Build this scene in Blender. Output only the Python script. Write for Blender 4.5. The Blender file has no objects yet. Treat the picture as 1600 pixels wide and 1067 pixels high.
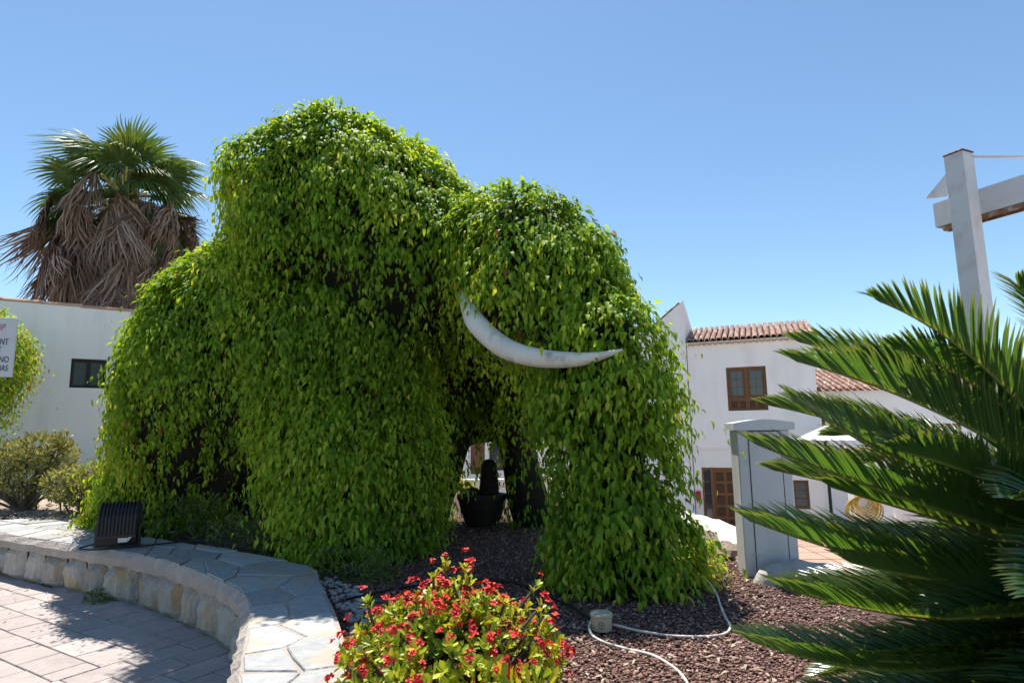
import bpy, math, random
import numpy as np
from mathutils import Vector, Matrix

random.seed(7)
RNG = np.random.default_rng(7)
SC = bpy.context.scene
COL = SC.collection
R_ = math.radians

# ------------------------------------------------------------------ camera, world, sun, exposure
PITCH, ROLL = R_(8.2), 0.015
EYE = Vector((0.0, 0.0, 1.70))
cam_d = bpy.data.cameras.new('camera')
cam_d.sensor_width = 36.0
cam_d.lens = 950.0 / 1600.0 * 36.0
cam_d.clip_start = 0.05
cam_d.clip_end = 2000.0
cam_d.dof.use_dof = True
cam_d.dof.focus_distance = 6.0
cam_d.dof.aperture_fstop = 5.6
cam = bpy.data.objects.new('camera', cam_d)
COL.objects.link(cam)
cam.matrix_world = (Matrix.Translation(EYE) @ Matrix.Rotation(math.pi / 2 + PITCH, 4, 'X')
                    @ Matrix.Rotation(-ROLL, 4, 'Z'))
SC.camera = cam

SUN_EL = R_(67.5)
SUN_AZ = R_(-15.0)                       # from +Y (straight ahead), a little to the left
world = bpy.data.worlds.new('World')
SC.world = world
world.use_nodes = True
wn = world.node_tree
sky = wn.nodes.new('ShaderNodeTexSky')
sky.sky_type = 'NISHITA'
sky.sun_disc = False
sky.sun_elevation = SUN_EL
sky.sun_rotation = SUN_AZ
sky.altitude = 300.0
sky.air_density = 1.0
sky.dust_density = 0.2
sky.ozone_density = 1.0
bg = wn.nodes['Background']
bg.inputs['Strength'].default_value = 0.068
tintn = wn.nodes.new('ShaderNodeMix'); tintn.data_type = 'RGBA'; tintn.blend_type = 'MULTIPLY'; tintn.inputs[0].default_value = 1.0
wn.links.new(sky.outputs[0], tintn.inputs[6]); tintn.inputs[7].default_value = (0.84, 0.97, 1.0, 1)
wn.links.new(tintn.outputs[2], bg.inputs['Color'])

sun_d = bpy.data.lights.new('sun', 'SUN')
sun_d.energy = 3.4
sun_d.angle = R_(0.53)
sun_d.color = (1.0, 0.95, 0.87)
sun = bpy.data.objects.new('sun', sun_d)
COL.objects.link(sun)
sdir = Vector((math.sin(SUN_AZ) * math.cos(SUN_EL), math.cos(SUN_AZ) * math.cos(SUN_EL), math.sin(SUN_EL)))
sun.rotation_euler = sdir.to_track_quat('Z', 'Y').to_euler()
sun.location = (0, 10, 30)

SC.view_settings.view_transform = 'Standard'
SC.view_settings.look = 'None'
SC.view_settings.exposure = 1.35
SC.view_settings.gamma = 1.0
SC.view_settings.use_curve_mapping = False

# ------------------------------------------------------------------ materials
def nt(name):
    m = bpy.data.materials.new(name)
    m.use_nodes = True
    t = m.node_tree
    return m, t, t.nodes['Principled BSDF'], t.nodes['Material Output']

def mat(name, c1, c2=None, scale=6.0, rough=0.8, bump=0.0, bscale=40.0, rnd=0.0, spec=0.3, metal=0.0,
        c3=None, s3=2.0, amt3=0.5, stretch=None):
    """principled with noise between two colours, an optional blotch colour, per-object variation and bump"""
    m, t, p, o = nt(name)
    N, L = t.nodes.new, t.links.new
    p.inputs['Roughness'].default_value = rough
    p.inputs['Specular IOR Level'].default_value = spec
    p.inputs['Metallic'].default_value = metal
    tc = N('ShaderNodeTexCoord')
    geo = tc.outputs['Object']
    info = N('ShaderNodeObjectInfo')
    off = N('ShaderNodeVectorMath'); off.operation = 'MULTIPLY_ADD'
    comb = N('ShaderNodeCombineXYZ')
    for k in range(3): L(info.outputs['Random'], comb.inputs[k])
    off.inputs[1].default_value = (37.0, 53.0, 71.0)
    L(comb.outputs[0], off.inputs[0]); L(geo, off.inputs[2])
    vec = off.outputs[0]
    if stretch:
        mp = N('ShaderNodeMapping'); mp.inputs['Scale'].default_value = stretch
        L(vec, mp.inputs[0]); vec = mp.outputs[0]
    c2 = c2 or tuple(x * 0.8 for x in c1)
    n = N('ShaderNodeTexNoise'); n.inputs['Scale'].default_value = scale
    n.inputs['Detail'].default_value = 6; n.inputs['Roughness'].default_value = 0.65
    L(vec, n.inputs['Vector'])
    r = N('ShaderNodeValToRGB')
    r.color_ramp.elements[0].position = 0.3; r.color_ramp.elements[0].color = (*c1, 1)
    r.color_ramp.elements[1].position = 0.7; r.color_ramp.elements[1].color = (*c2, 1)
    L(n.outputs['Fac'], r.inputs[0])
    col = r.outputs[0]
    if c3:
        n3 = N('ShaderNodeTexNoise'); n3.inputs['Scale'].default_value = s3; n3.inputs['Detail'].default_value = 4
        L(vec, n3.inputs['Vector'])
        r3 = N('ShaderNodeValToRGB')
        r3.color_ramp.elements[0].position = 0.52; r3.color_ramp.elements[0].color = (0, 0, 0, 1)
        r3.color_ramp.elements[1].position = 0.68; r3.color_ramp.elements[1].color = (amt3, amt3, amt3, 1)
        L(n3.outputs['Fac'], r3.inputs[0])
        mx = N('ShaderNodeMix'); mx.data_type = 'RGBA'
        L(r3.outputs[0], mx.inputs[0]); L(col, mx.inputs[6]); mx.inputs[7].default_value = (*c3, 1)
        col = mx.outputs[2]
    if rnd:
        hs = N('ShaderNodeHueSaturation')
        mr = N('ShaderNodeMapRange'); mr.inputs['To Min'].default_value = 1 - rnd; mr.inputs['To Max'].default_value = 1 + rnd
        L(info.outputs['Random'], mr.inputs[0]); L(mr.outputs[0], hs.inputs['Value'])
        L(col, hs.inputs['Color']); col = hs.outputs[0]
    L(col, p.inputs['Base Color'])
    if bump:
        bn = N('ShaderNodeTexNoise'); bn.inputs['Scale'].default_value = bscale; bn.inputs['Detail'].default_value = 5
        L(vec, bn.inputs['Vector'])
        b = N('ShaderNodeBump'); b.inputs['Strength'].default_value = bump; b.inputs['Distance'].default_value = 0.02
        L(bn.outputs['Fac'], b.inputs['Height']); L(b.outputs[0], p.inputs['Normal'])
    return m

def leaf_mat(name, stops, trans=0.32, tcol=None, rough=0.4, spec=0.4, attr='tint', tgain=1.5):
    """leaf: principled + translucent, colour from the per-leaf 'tint' attribute"""
    m, t, p, o = nt(name)
    N, L = t.nodes.new, t.links.new
    a = N('ShaderNodeAttribute'); a.attribute_name = attr
    r = N('ShaderNodeValToRGB')
    el = r.color_ramp.elements
    while len(el) > 2: el.remove(el[-1])
    for i, (pos, c) in enumerate(stops):
        e = el[i] if i < 2 else el.new(pos)
        e.position = pos; e.color = (*c, 1)
    L(a.outputs['Fac'], r.inputs[0])
    L(r.outputs[0], p.inputs['Base Color'])
    p.inputs['Roughness'].default_value = rough
    p.inputs['Specular IOR Level'].default_value = spec
    if trans:
        tr = N('ShaderNodeBsdfTranslucent')
        g = N('ShaderNodeMix'); g.data_type = 'RGBA'; g.blend_type = 'MULTIPLY'; g.inputs[0].default_value = 1.0
        L(r.outputs[0], g.inputs[6]); k = tcol or (1.5 * tgain, 1.25 * tgain, 0.5 * tgain)
        g.inputs[7].default_value = (*k, 1)
        L(g.outputs[2], tr.inputs['Color'])
        ms = N('ShaderNodeMixShader'); ms.inputs[0].default_value = trans
        L(p.outputs[0], ms.inputs[1]); L(tr.outputs[0], ms.inputs[2]); L(ms.outputs[0], o.inputs['Surface'])
    return m

M = {}
M['ficus'] = leaf_mat('ficus_leaf', [(0.0, (0.085, 0.175, 0.017)), (0.45, (0.190, 0.335, 0.026)),
                                     (0.8, (0.330, 0.460, 0.040)), (0.96, (0.460, 0.500, 0.070)), (1.0, (0.26, 0.14, 0.05))], trans=0.45, rough=0.55, spec=0.18, tgain=1.3)
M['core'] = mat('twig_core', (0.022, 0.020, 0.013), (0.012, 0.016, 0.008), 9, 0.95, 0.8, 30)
M['twig'] = mat('grey_twig', (0.16, 0.13, 0.10), (0.09, 0.07, 0.055), 20, 0.9)
M['tusk'] = mat('tusk_plaster', (0.70, 0.68, 0.62), (0.60, 0.58, 0.52), 5, 0.65, 0.25, 25, c3=(0.24, 0.22, 0.17), s3=7, amt3=0.6)
M['plaster'] = mat('white_plaster', (0.86, 0.825, 0.80), (0.82, 0.785, 0.765), 1.6, 0.85, 0.35, 9, c3=(0.60, 0.56, 0.53), s3=1.3, amt3=0.30, stretch=(1.6, 1.6, .45))
M['plinth'] = mat('dark_plinth_stone', (0.12, 0.12, 0.125), (0.08, 0.08, 0.085), 12, 0.85, 0.6, 30, rnd=0.2)
M['terracotta'] = mat('terracotta_tile', (0.28, 0.15, 0.105), (0.18, 0.092, 0.068), 9, 0.85, 0.3, 40, rnd=0.22, c3=(0.62, 0.52, 0.44), s3=9, amt3=0.85)
M['rooflay'] = mat('roof_underlay', (0.10, 0.055, 0.04), (0.06, 0.035, 0.028), 12, 0.95)
M['terracotta_pale'] = mat('pale_coping_tile', (0.55, 0.33, 0.23), (0.47, 0.27, 0.18), 7, 0.85, 0.2, 40, rnd=0.12)
M['mortar'] = mat('pinkish_mortar', (0.40, 0.345, 0.30), (0.32, 0.28, 0.25), 14, 0.92, 0.8, 50, c3=(0.46, 0.42, 0.37), s3=4, amt3=0.6)
M['stone'] = mat('wall_stone', (0.50, 0.46, 0.39), (0.30, 0.28, 0.25), 19, 0.88, 1.0, 34, rnd=0.2, c3=(0.42, 0.27, 0.11), s3=4, amt3=0.75, stretch=(1.6, 1.6, .6))
M['flag'] = mat('flagstone', (0.41, 0.41, 0.40), (0.29, 0.295, 0.30), 13, 0.8, 1.0, 22, rnd=0.2, c3=(0.44, 0.33, 0.21), s3=3.2, amt3=0.7)
M['paver'] = mat('pink_paver', (0.42, 0.365, 0.34), (0.33, 0.285, 0.27), 16, 0.85, 0.35, 60, rnd=0.11, c3=(0.25, 0.21, 0.20), s3=2.2, amt3=0.35)
M['joint'] = mat('paving_joint', (0.10, 0.085, 0.075), (0.06, 0.05, 0.045), 30, 0.95, 0.5, 80)
M['gravel_bed'] = mat('lava_gravel_bed', (0.115, 0.065, 0.055), (0.06, 0.035, 0.03), 60, 0.95, 1.0, 90)
M['soil'] = mat('sandy_soil', (0.42, 0.35, 0.27), (0.27, 0.22, 0.17), 9, 0.95, 0.8, 40, c3=(0.14, 0.10, 0.075), s3=4, amt3=0.7)
M['ground'] = mat('pale_ground', (0.46, 0.42, 0.38), (0.40, 0.36, 0.33), 0.6, 0.95, 0.3, 6)
M['pebble'] = mat('white_pebble', (0.48, 0.46, 0.43), (0.30, 0.285, 0.265), 9, 0.8, 0.4, 40)
M['black'] = mat('black_metal', (0.018, 0.018, 0.020), (0.012, 0.012, 0.014), 20, 0.45, 0.1, 120, spec=0.4)
M['hose'] = mat('black_hose', (0.012, 0.012, 0.012), (0.02, 0.02, 0.02), 20, 0.5)
M['silver'] = mat('silver_label', (0.55, 0.56, 0.57), (0.48, 0.49, 0.5), 30, 0.4, metal=0.3)
M['cabinet'] = mat('pale_grey_cabinet', (0.62, 0.63, 0.635), (0.58, 0.59, 0.595), 2, 0.5, 0.08, 160, c3=(0.38, 0.37, 0.34), s3=3, amt3=0.4)
M['seam'] = mat('dark_seam', (0.05, 0.05, 0.055), None, 5, 0.8)
M['render_grey'] = mat('grey_render', (0.47, 0.45, 0.42), (0.36, 0.345, 0.325), 5, 0.9, 0.6, 22, c3=(0.22, 0.21, 0.20), s3=3, amt3=0.6)
M['whitewash'] = mat('whitewash', (0.62, 0.60, 0.56), (0.52, 0.49, 0.45), 5, 0.9, 0.6, 22, c3=(0.42, 0.36, 0.29), s3=3, amt3=0.5)
M['rock'] = mat('brown_rock', (0.30, 0.23, 0.18), (0.17, 0.13, 0.105), 6, 0.9, 0.9, 24, rnd=0.2)
M['steel'] = mat('white_painted_steel', (0.66, 0.645, 0.645), (0.60, 0.585, 0.59), 3, 0.45, 0.06, 60, c3=(0.34, 0.22, 0.15), s3=7, amt3=0.22)
M['steel'].node_tree.nodes['Principled BSDF'].inputs['Coat Weight'].default_value = 0.1
M['rust'] = mat('rusty_steel', (0.34, 0.20, 0.11), (0.16, 0.075, 0.035), 14, 0.85, 0.7, 60, c3=(0.56, 0.50, 0.44), s3=8, amt3=0.9)
M['wood'] = mat('brown_door_wood', (0.23, 0.105, 0.045), (0.16, 0.068, 0.028), 5, 0.5, 0.15, 40, stretch=(9, 9, 1.2))
M['wood2'] = mat('window_wood', (0.17, 0.085, 0.035), (0.12, 0.058, 0.024), 5, 0.5, 0.15, 40, stretch=(9, 9, 1.2))
M['wood_dark'] = mat('dark_panel_wood', (0.085, 0.040, 0.018), (0.06, 0.027, 0.012), 6, 0.5, 0.1, 40)
M['brownpaint'] = mat('brown_paint', (0.20, 0.085, 0.055), (0.17, 0.07, 0.045), 4, 0.5)
M['glass'] = mat('window_glass', (0.025, 0.035, 0.05), (0.045, 0.055, 0.07), 1.5, 0.06, spec=0.8)
M['frost'] = mat('grey_frosted_glass', (0.055, 0.065, 0.07), (0.04, 0.047, 0.052), 2, 0.25, spec=0.5)
M['darkframe'] = mat('black_window_frame', (0.016, 0.014, 0.014), (0.022, 0.018, 0.017), 8, 0.45)
M['cream'] = mat('cream_plastic', (0.50, 0.46, 0.34), (0.44, 0.40, 0.29), 10, 0.5, 0.05, 60, c3=(0.30, 0.25, 0.17), s3=12, amt3=0.4)
M['cable'] = mat('white_cable', (0.66, 0.63, 0.56), (0.56, 0.53, 0.47), 12, 0.55)
M['purple'] = mat('purple_print', (0.19, 0.13, 0.17), None, 5, 0.7)
M['sign'] = mat('white_sign_board', (0.68, 0.68, 0.70), (0.60, 0.60, 0.62), 4, 0.4, c3=(0.46, 0.46, 0.5), s3=3, amt3=0.35)
M['ink'] = mat('dark_blue_lettering', (0.045, 0.05, 0.10), None, 5, 0.6)
M['redink'] = mat('faded_red_lettering', (0.55, 0.22, 0.22), None, 5, 0.6)
M['redbox'] = mat('red_paint', (0.50, 0.02, 0.025), None, 5, 0.5)
M['canvas'] = mat('white_canvas', (0.78, 0.77, 0.75), (0.73, 0.72, 0.70), 3, 0.9)
M['yellow'] = mat('yellow_hose', (0.55, 0.36, 0.05), (0.42, 0.24, 0.035), 6, 0.5)
M['terrace'] = mat('terracotta_floor', (0.42, 0.27, 0.20), (0.34, 0.21, 0.15), 5, 0.8, 0.2, 40, rnd=0.1)
M['grout'] = mat('pale_grout', (0.52, 0.47, 0.42), None, 9, 0.9)
M['palm_green'] = leaf_mat('palm_green', [(0.0, (0.050, 0.105, 0.030)), (0.6, (0.095, 0.165, 0.040)), (1.0, (0.20, 0.22, 0.07))], trans=0.25, rough=0.45, spec=0.4, tgain=1.0)
M['palm_dead'] = leaf_mat('palm_dead', [(0.0, (0.095, 0.063, 0.047)), (0.5, (0.255, 0.162, 0.112)), (0.85, (0.36, 0.255, 0.185)), (1.0, (0.40, 0.36, 0.34))], trans=0.12, tcol=(1.1, .95, .8), rough=0.85, spec=0.15)
M['bark'] = mat('palm_bark', (0.15, 0.11, 0.08), (0.08, 0.055, 0.04), 8, 0.95, 0.9, 20)
M['cycad'] = leaf_mat('cycad_leaflet', [(0.0, (0.30, 0.27, 0.03)), (0.035, (0.16, 0.18, 0.025)), (0.09, (0.050, 0.110, 0.020)), (0.6, (0.038, 0.090, 0.020)), (1.0, (0.085, 0.105, 0.030))], trans=0.26, rough=0.27, spec=0.8, tgain=2.6)
M['rachis'] = mat('cycad_rachis', (0.17, 0.20, 0.035), (0.10, 0.14, 0.025), 20, 0.5)
M['eleaf'] = leaf_mat('thorn_shrub_leaf', [(0.0, (0.12, 0.21, 0.024)), (0.4, (0.32, 0.41, 0.028)), (0.75, (0.50, 0.52, 0.035)), (1.0, (0.58, 0.44, 0.04))], trans=0.25, rough=0.45, tgain=1.1)
M['eflower'] = mat('red_bract', (0.55, 0.014, 0.014), (0.62, 0.045, 0.028), 30, 0.55, rnd=0.25)
M['stem'] = mat('thorny_stem', (0.15, 0.115, 0.085), (0.09, 0.07, 0.05), 25, 0.9, 0.5, 60)
M['shrub'] = leaf_mat('olive_shrub_leaf', [(0.0, (0.14, 0.165, 0.060)), (0.6, (0.30, 0.31, 0.11)), (1.0, (0.44, 0.42, 0.18))], trans=0.28, rough=0.6, spec=0.25, tgain=1.0)
M['lowleaf'] = leaf_mat('low_plant_leaf', [(0.0, (0.04, 0.09, 0.018)), (0.6, (0.09, 0.16, 0.025)), (1.0, (0.17, 0.22, 0.03))], trans=0.3)
M['croton'] = leaf_mat('croton_leaf', [(0.0, (0.16, 0.22, 0.02)), (0.6, (0.42, 0.42, 0.03)), (0.85, (0.48, 0.42, 0.03)), (1.0, (0.48, 0.13, 0.05))], trans=0.25, tgain=1.0)
M['dryleaf'] = mat('dry_leaf', (0.46, 0.38, 0.28), (0.34, 0.26, 0.18), 20, 0.8, rnd=0.25)
M['darkpost'] = mat('dark_brown_post', (0.040, 0.033, 0.028), (0.022, 0.019, 0.016), 12, 0.9, 0.5, 40)

# ------------------------------------------------------------------ object helpers
def tag(o, label=None, cat=None, group=None, kind=None):
    if label: o['label'] = label
    if cat: o['category'] = cat
    if group: o['group'] = group
    if kind: o['kind'] = kind
    return o

WM = {}
def thing(name, loc, label, cat, group=None, rotz=0.0):
    o = bpy.data.objects.new(name, None)
    o.empty_display_size = 0.2
    COL.objects.link(o)
    o.location = loc; o.rotation_euler = (0, 0, rotz)
    WM[o.name] = Matrix.Translation(Vector(loc)) @ Matrix.Rotation(rotz, 4, 'Z')
    return tag(o, label, cat, group)

def wm(o):
    return WM.get(o.name, Matrix.Identity(4))

def link(name, me, parent=None, m=None, local=None, kind=None):
    """object for mesh data; `local` is its matrix in the parent's space"""
    o = bpy.data.objects.new(name, me)
    COL.objects.link(o)
    if m is not None and not me.materials: me.materials.append(m)
    if parent is not None:
        o.parent = parent
        WM[o.name] = wm(parent) @ (local or Matrix.Identity(4))
    if local is not None: o.matrix_local = local
    if kind: o['kind'] = kind
    return o

def np_mesh(name, V, T, attrs=None, smooth=False):
    """mesh from numpy vertices and triangles"""
    V = np.asarray(V, np.float32); T = np.asarray(T, np.int32)
    me = bpy.data.meshes.new(name)
    me.vertices.add(len(V)); me.vertices.foreach_set('co', V.ravel())
    me.loops.add(T.size); me.loops.foreach_set('vertex_index', T.ravel())
    me.polygons.add(len(T))
    me.polygons.foreach_set('loop_start', np.arange(0, T.size, 3, dtype=np.int32))
    me.polygons.foreach_set('loop_total', np.full(len(T), 3, np.int32))
    if smooth: me.polygons.foreach_set('use_smooth', np.ones(len(T), bool))
    for k, a in (attrs or {}).items():
        at = me.attributes.new(k, 'FLOAT', 'POINT'); at.data.foreach_set('value', np.asarray(a, np.float32))
    me.update(calc_edges=True); me.validate()
    return me

class MB:
    def __init__(s): s.v = []; s.f = []
    def add(s, V, Fc):
        n = len(s.v); s.v += [tuple(x) for x in V]; s.f += [tuple(i + n for i in f) for f in Fc]; return s
    def box(s, x0, x1, y0, y1, z0, z1, bev=0.0):
        if bev <= 0:
            V = [(x0,y0,z0),(x1,y0,z0),(x1,y1,z0),(x0,y1,z0),(x0,y0,z1),(x1,y0,z1),(x1,y1,z1),(x0,y1,z1)]
            return s.add(V, [(0,3,2,1),(4,5,6,7),(0,1,5,4),(1,2,6,5),(2,3,7,6),(3,0,4,7)])
        b = bev
        def ring(z, d):
            X0,X1,Y0,Y1 = x0+d, x1-d, y0+d, y1-d
            return [(X0+b,Y0,z),(X1-b,Y0,z),(X1,Y0+b,z),(X1,Y1-b,z),(X1-b,Y1,z),(X0+b,Y1,z),(X0,Y1-b,z),(X0,Y0+b,z)]
        rs = [ring(z0,b), ring(z0+b,0), ring(z1-b,0), ring(z1,b)]
        V = sum(rs, []); Fc = [tuple(range(7,-1,-1)), tuple(range(24,32))]
        for k in range(3):
            for i in range(8):
                j = (i+1) % 8
                Fc.append((k*8+i, k*8+j, k*8+8+j, k*8+8+i))
        return s.add(V, Fc)
    def prism(s, poly, z0, z1, inset=0.0, ctop=None):
        """vertical prism over a polygon (list of xy), optional chamfered top"""
        n = len(poly); c = np.mean(np.array(poly), 0)
        top = [tuple(np.array(p) + (c - np.array(p)) / (np.linalg.norm(c - np.array(p)) + 1e-9) * inset) for p in poly]
        V = [(*p, z0) for p in poly] + [(*p, z1 - inset) for p in poly] + [(*p, z1) for p in top]
        Fc = [tuple(range(2*n, 3*n))]
        for i in range(n):
            j = (i+1) % n
            Fc += [(i, j, n+j, n+i), (n+i, n+j, 2*n+j, 2*n+i)]
        return s.add(V, Fc)
    def tube(s, pts, rad, n=8, cap=True, squash=None):
        pts = [Vector(p) for p in pts]
        rad = rad if hasattr(rad, '__len__') else [rad] * len(pts)
        rings = []; prev = None
        for i, p in enumerate(pts):
            t = (pts[min(i+1, len(pts)-1)] - pts[max(i-1, 0)]).normalized()
            if prev is None:
                a = Vector((0,0,1)) if abs(t.z) < .9 else Vector((1,0,0))
                u = t.cross(a).normalized()
            else:
                u = (prev - t * prev.dot(t)).normalized()
            prev = u; w = t.cross(u)
            rings.append([p + (u*math.cos(2*math.pi*k/n) + w*math.sin(2*math.pi*k/n)) * rad[i] for k in range(n)])
        V = sum(rings, []); Fc = []
        for i in range(len(pts)-1):
            for k in range(n):
                j = (k+1) % n
                Fc.append((i*n+k, i*n+j, i*n+n+j, i*n+n+k))
        if cap:
            Fc.append(tuple(range(n-1,-1,-1))); Fc.append(tuple(range((len(pts)-1)*n, len(pts)*n)))
        if squash: V = [(v[0], v[1], squash + (v[2]-squash)*.6) for v in V]
        return s.add(V, Fc)
    def lathe(s, prof, n=16, c=(0,0,0)):
        V = []; Fc = []
        for r, z in prof:
            V += [(c[0]+r*math.cos(2*math.pi*k/n), c[1]+r*math.sin(2*math.pi*k/n), c[2]+z) for k in range(n)]
        for i in range(len(prof)-1):
            for k in range(n):
                j = (k+1) % n
                Fc.append((i*n+k, i*n+j, i*n+n+j, i*n+n+k))
        Fc.append(tuple(range(n-1,-1,-1))); Fc.append(tuple(range((len(prof)-1)*n, len(prof)*n)))
        return s.add(V, Fc)
    def mesh(s, name, smooth=False):
        me = bpy.data.meshes.new(name)
        me.from_pydata(s.v, [], s.f); me.update()
        if smooth: me.polygons.foreach_set('use_smooth', [True]*len(me.polygons))
        return me
    def build(s, name, m, parent=None, smooth=False, world=False, kind=None):
        if world and parent is not None:
            inv = wm(parent).inverted(); s.v = [tuple(inv @ Vector(v)) for v in s.v]
        return link(name, s.mesh(name, smooth), parent, m, None, kind)

def spline(pts, n=8):
    """Catmull-Rom through points"""
    P = [np.array(p, float) for p in pts]
    P = [2*P[0]-P[1]] + P + [2*P[-1]-P[-2]]
    out = []
    for i in range(1, len(P)-2):
        for k in range(n):
            t = k/n
            out.append(.5*((2*P[i]) + (-P[i-1]+P[i+1])*t + (2*P[i-1]-5*P[i]+4*P[i+1]-P[i+2])*t*t + (-P[i-1]+3*P[i]-3*P[i+1]+P[i+2])*t**3))
    out.append(P[-2]); return out

def in_poly(x, y, poly):
    x = np.asarray(x, float); y = np.asarray(y, float); c = np.zeros(x.shape, bool)
    n = len(poly)
    for i in range(n):
        x0, y0 = poly[i]; x1, y1 = poly[(i+1) % n]
        k = ((y0 > y) != (y1 > y)) & (x < (x1-x0)*(y-y0)/((y1-y0) if y1 != y0 else 1e-9)+x0)
        c ^= k
    return c

def clip_half(poly, n, d):
    """keep the part of the polygon with p.n <= d"""
    out = []
    for i in range(len(poly)):
        a = poly[i]; b = poly[(i+1) % len(poly)]
        da = a[0]*n[0]+a[1]*n[1]-d; db = b[0]*n[0]+b[1]*n[1]-d
        if da <= 0: out.append(a)
        if da*db < 0:
            t = da/(da-db); out.append((a[0]+(b[0]-a[0])*t, a[1]+(b[1]-a[1])*t))
    return out

def nz3(p, s=1.0, seed=0.0):
    """smooth 3D noise from sines, about -1..1"""
    x, y, z = (p[..., 0]*s+seed, p[..., 1]*s+seed*1.7, p[..., 2]*s+seed*2.3)
    return (np.sin(1.7*x+1.3*np.sin(1.1*y+.4)+.6*z) + np.sin(1.9*y+1.2*np.sin(1.3*z+1.1)-.5*x) + np.sin(1.6*z+1.4*np.sin(.9*x+2.)+.7*y)) / 3

def unit(a): return a / (np.linalg.norm(a, axis=-1, keepdims=True) + 1e-9)

LEAF_T = np.array([(0,0,0),(.26,-.46,.07),(.30,0,0),(.26,.46,.07),(.60,-.36,-.02),(.64,0,-.08),(.60,.36,-.02),(1,0,-.36)], float)
LEAF_F = np.array([(0,1,2),(0,2,3),(1,4,5),(1,5,2),(2,5,6),(2,6,3),(4,7,5),(5,7,6)], np.int32)
ROUND_T = np.array([(0,0,0),(.35,-.30,.05),(.38,0,0),(.35,.30,.05),(.78,-.42,.10),(.82,0,.03),(.78,.42,.10),(1.0,0,.02)], float)

def leaf_frames(T, N):
    T = unit(T); S = unit(np.cross(N, T)); return T, S, np.cross(T, S)

def leaves_mesh(name, P, T, N, Lg, Wd, tint, tmpl=LEAF_T):
    T, S, N = leaf_frames(T, N)
    n = len(P)
    V = (P[:, None, :] + T[:, None, :]*(tmpl[None, :, 0:1]*Lg[:, None, None]) + S[:, None, :]*(tmpl[None, :, 1:2]*Wd[:, None, None])
         + N[:, None, :]*(tmpl[None, :, 2:3]*Lg[:, None, None]))
    k = len(tmpl)
    Fc = (LEAF_F[None] + (np.arange(n)*k)[:, None, None]).reshape(-1, 3)
    return np_mesh(name, V.reshape(-1, 3), Fc, {'tint': np.repeat(tint, k)}, smooth=True)

_leafcache = {}
def leaf_objects(name, parent, m, P, T, N, Lg, Wd, tint, tmpl=LEAF_T, levels=8):
    """each leaf an object of its own; mesh data shared by tint level"""
    T, S, N = leaf_frames(T, N)
    inv = wm(parent).inverted()
    for i in range(len(P)):
        q = min(levels-1, int(tint[i]*levels))
        key = (m.name, q)
        if key not in _leafcache:
            me = np_mesh(name, tmpl, LEAF_F, {'tint': np.full(len(tmpl), (q+.5)/levels)}, smooth=True)
            me.materials.append(m); _leafcache[key] = me
        mt = Matrix.Identity(4)
        for r in range(3):
            mt[r][0] = T[i][r]*Lg[i]; mt[r][1] = S[i][r]*Wd[i]; mt[r][2] = N[i][r]*Lg[i]; mt[r][3] = P[i][r]
        link(name, _leafcache[key], parent, None, inv @ mt)

def split_largest(P, T, N, Lg, n=300, ok=None):
    """indices of the n leaves that show largest, and the rest"""
    V = np.array(EYE)[None] - P; D = np.linalg.norm(V, axis=1)
    Tn, S, Nn = leaf_frames(T, N)
    sc = Lg/D*(.3+np.abs((Nn*V).sum(1)/D))
    if ok is not None: sc = np.where(ok, sc, 0)
    o = np.argsort(-sc); return o[:n], o[n:]

# ------------------------------------------------------------------ ground and terrain
WALL_OUT = [(-11.2,11.2),(-9.0,9.55),(-6.42,7.87),(-5.07,7.10),(-3.85,6.42),(-2.97,5.74),(-2.45,5.25),(-2.12,4.86),(-1.86,4.38),(-1.61,3.72),(-1.39,3.16),(-1.0,2.35),(-.3,1.5),(.7,.95),(2.6,.7)]
WALL_IN = [(-11.4,12.4),(-9.4,10.9),(-6.2,8.80),(-5.2,8.10),(-4.35,7.45),(-3.6,7.02),(-2.73,6.42),(-1.88,5.78),(-1.56,5.12),(-1.24,4.4),(-.99,3.75),(-.78,3.19),(-.45,2.65),(.1,2.1),(.9,1.6),(2.6,1.35)]
OUT = [tuple(p) for p in spline(WALL_OUT, 8)]
INN = [tuple(p) for p in spline(WALL_IN, 8)]
BED_EDGE = [(4.6,1.2),(4.4,3.6),(2.75,4.7),(2.75,5.4),(2.6,5.75),(2.5,6.4),(2.6,7.3),(2.5,8.0),(2.2,9.5),(1.6,11.5),(-3,13.5),(-6,20),(-18,26),(-22,14)]
mid = [((a[0]+b[0])/2, (a[1]+b[1])/2) for a, b in zip(OUT, [INN[int(i*(len(INN)-1)/(len(OUT)-1))] for i in range(len(OUT))])]
BED = mid + BED_EDGE

def bed_z(x, y):
    up = np.clip((y-7.6)/4.2, 0, 1)*np.clip((-x-4.2)/2.5, 0, 1)
    dn = np.clip((y-6.2)/2.5, 0, 1)*np.clip((x-.8)/1.2, 0, 1)
    return .40 + .25*up + .05*dn + .015*np.sin(2.1*x+.7*y)*np.sin(1.7*y-.6*x)

me = MB(); me.add([(-400,-400,-1.42),(400,-400,-1.42),(400,600,-1.42),(-400,600,-1.42)], [(0,1,2,3)])
tag(me.build('ground', M['ground']), kind='structure')

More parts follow.
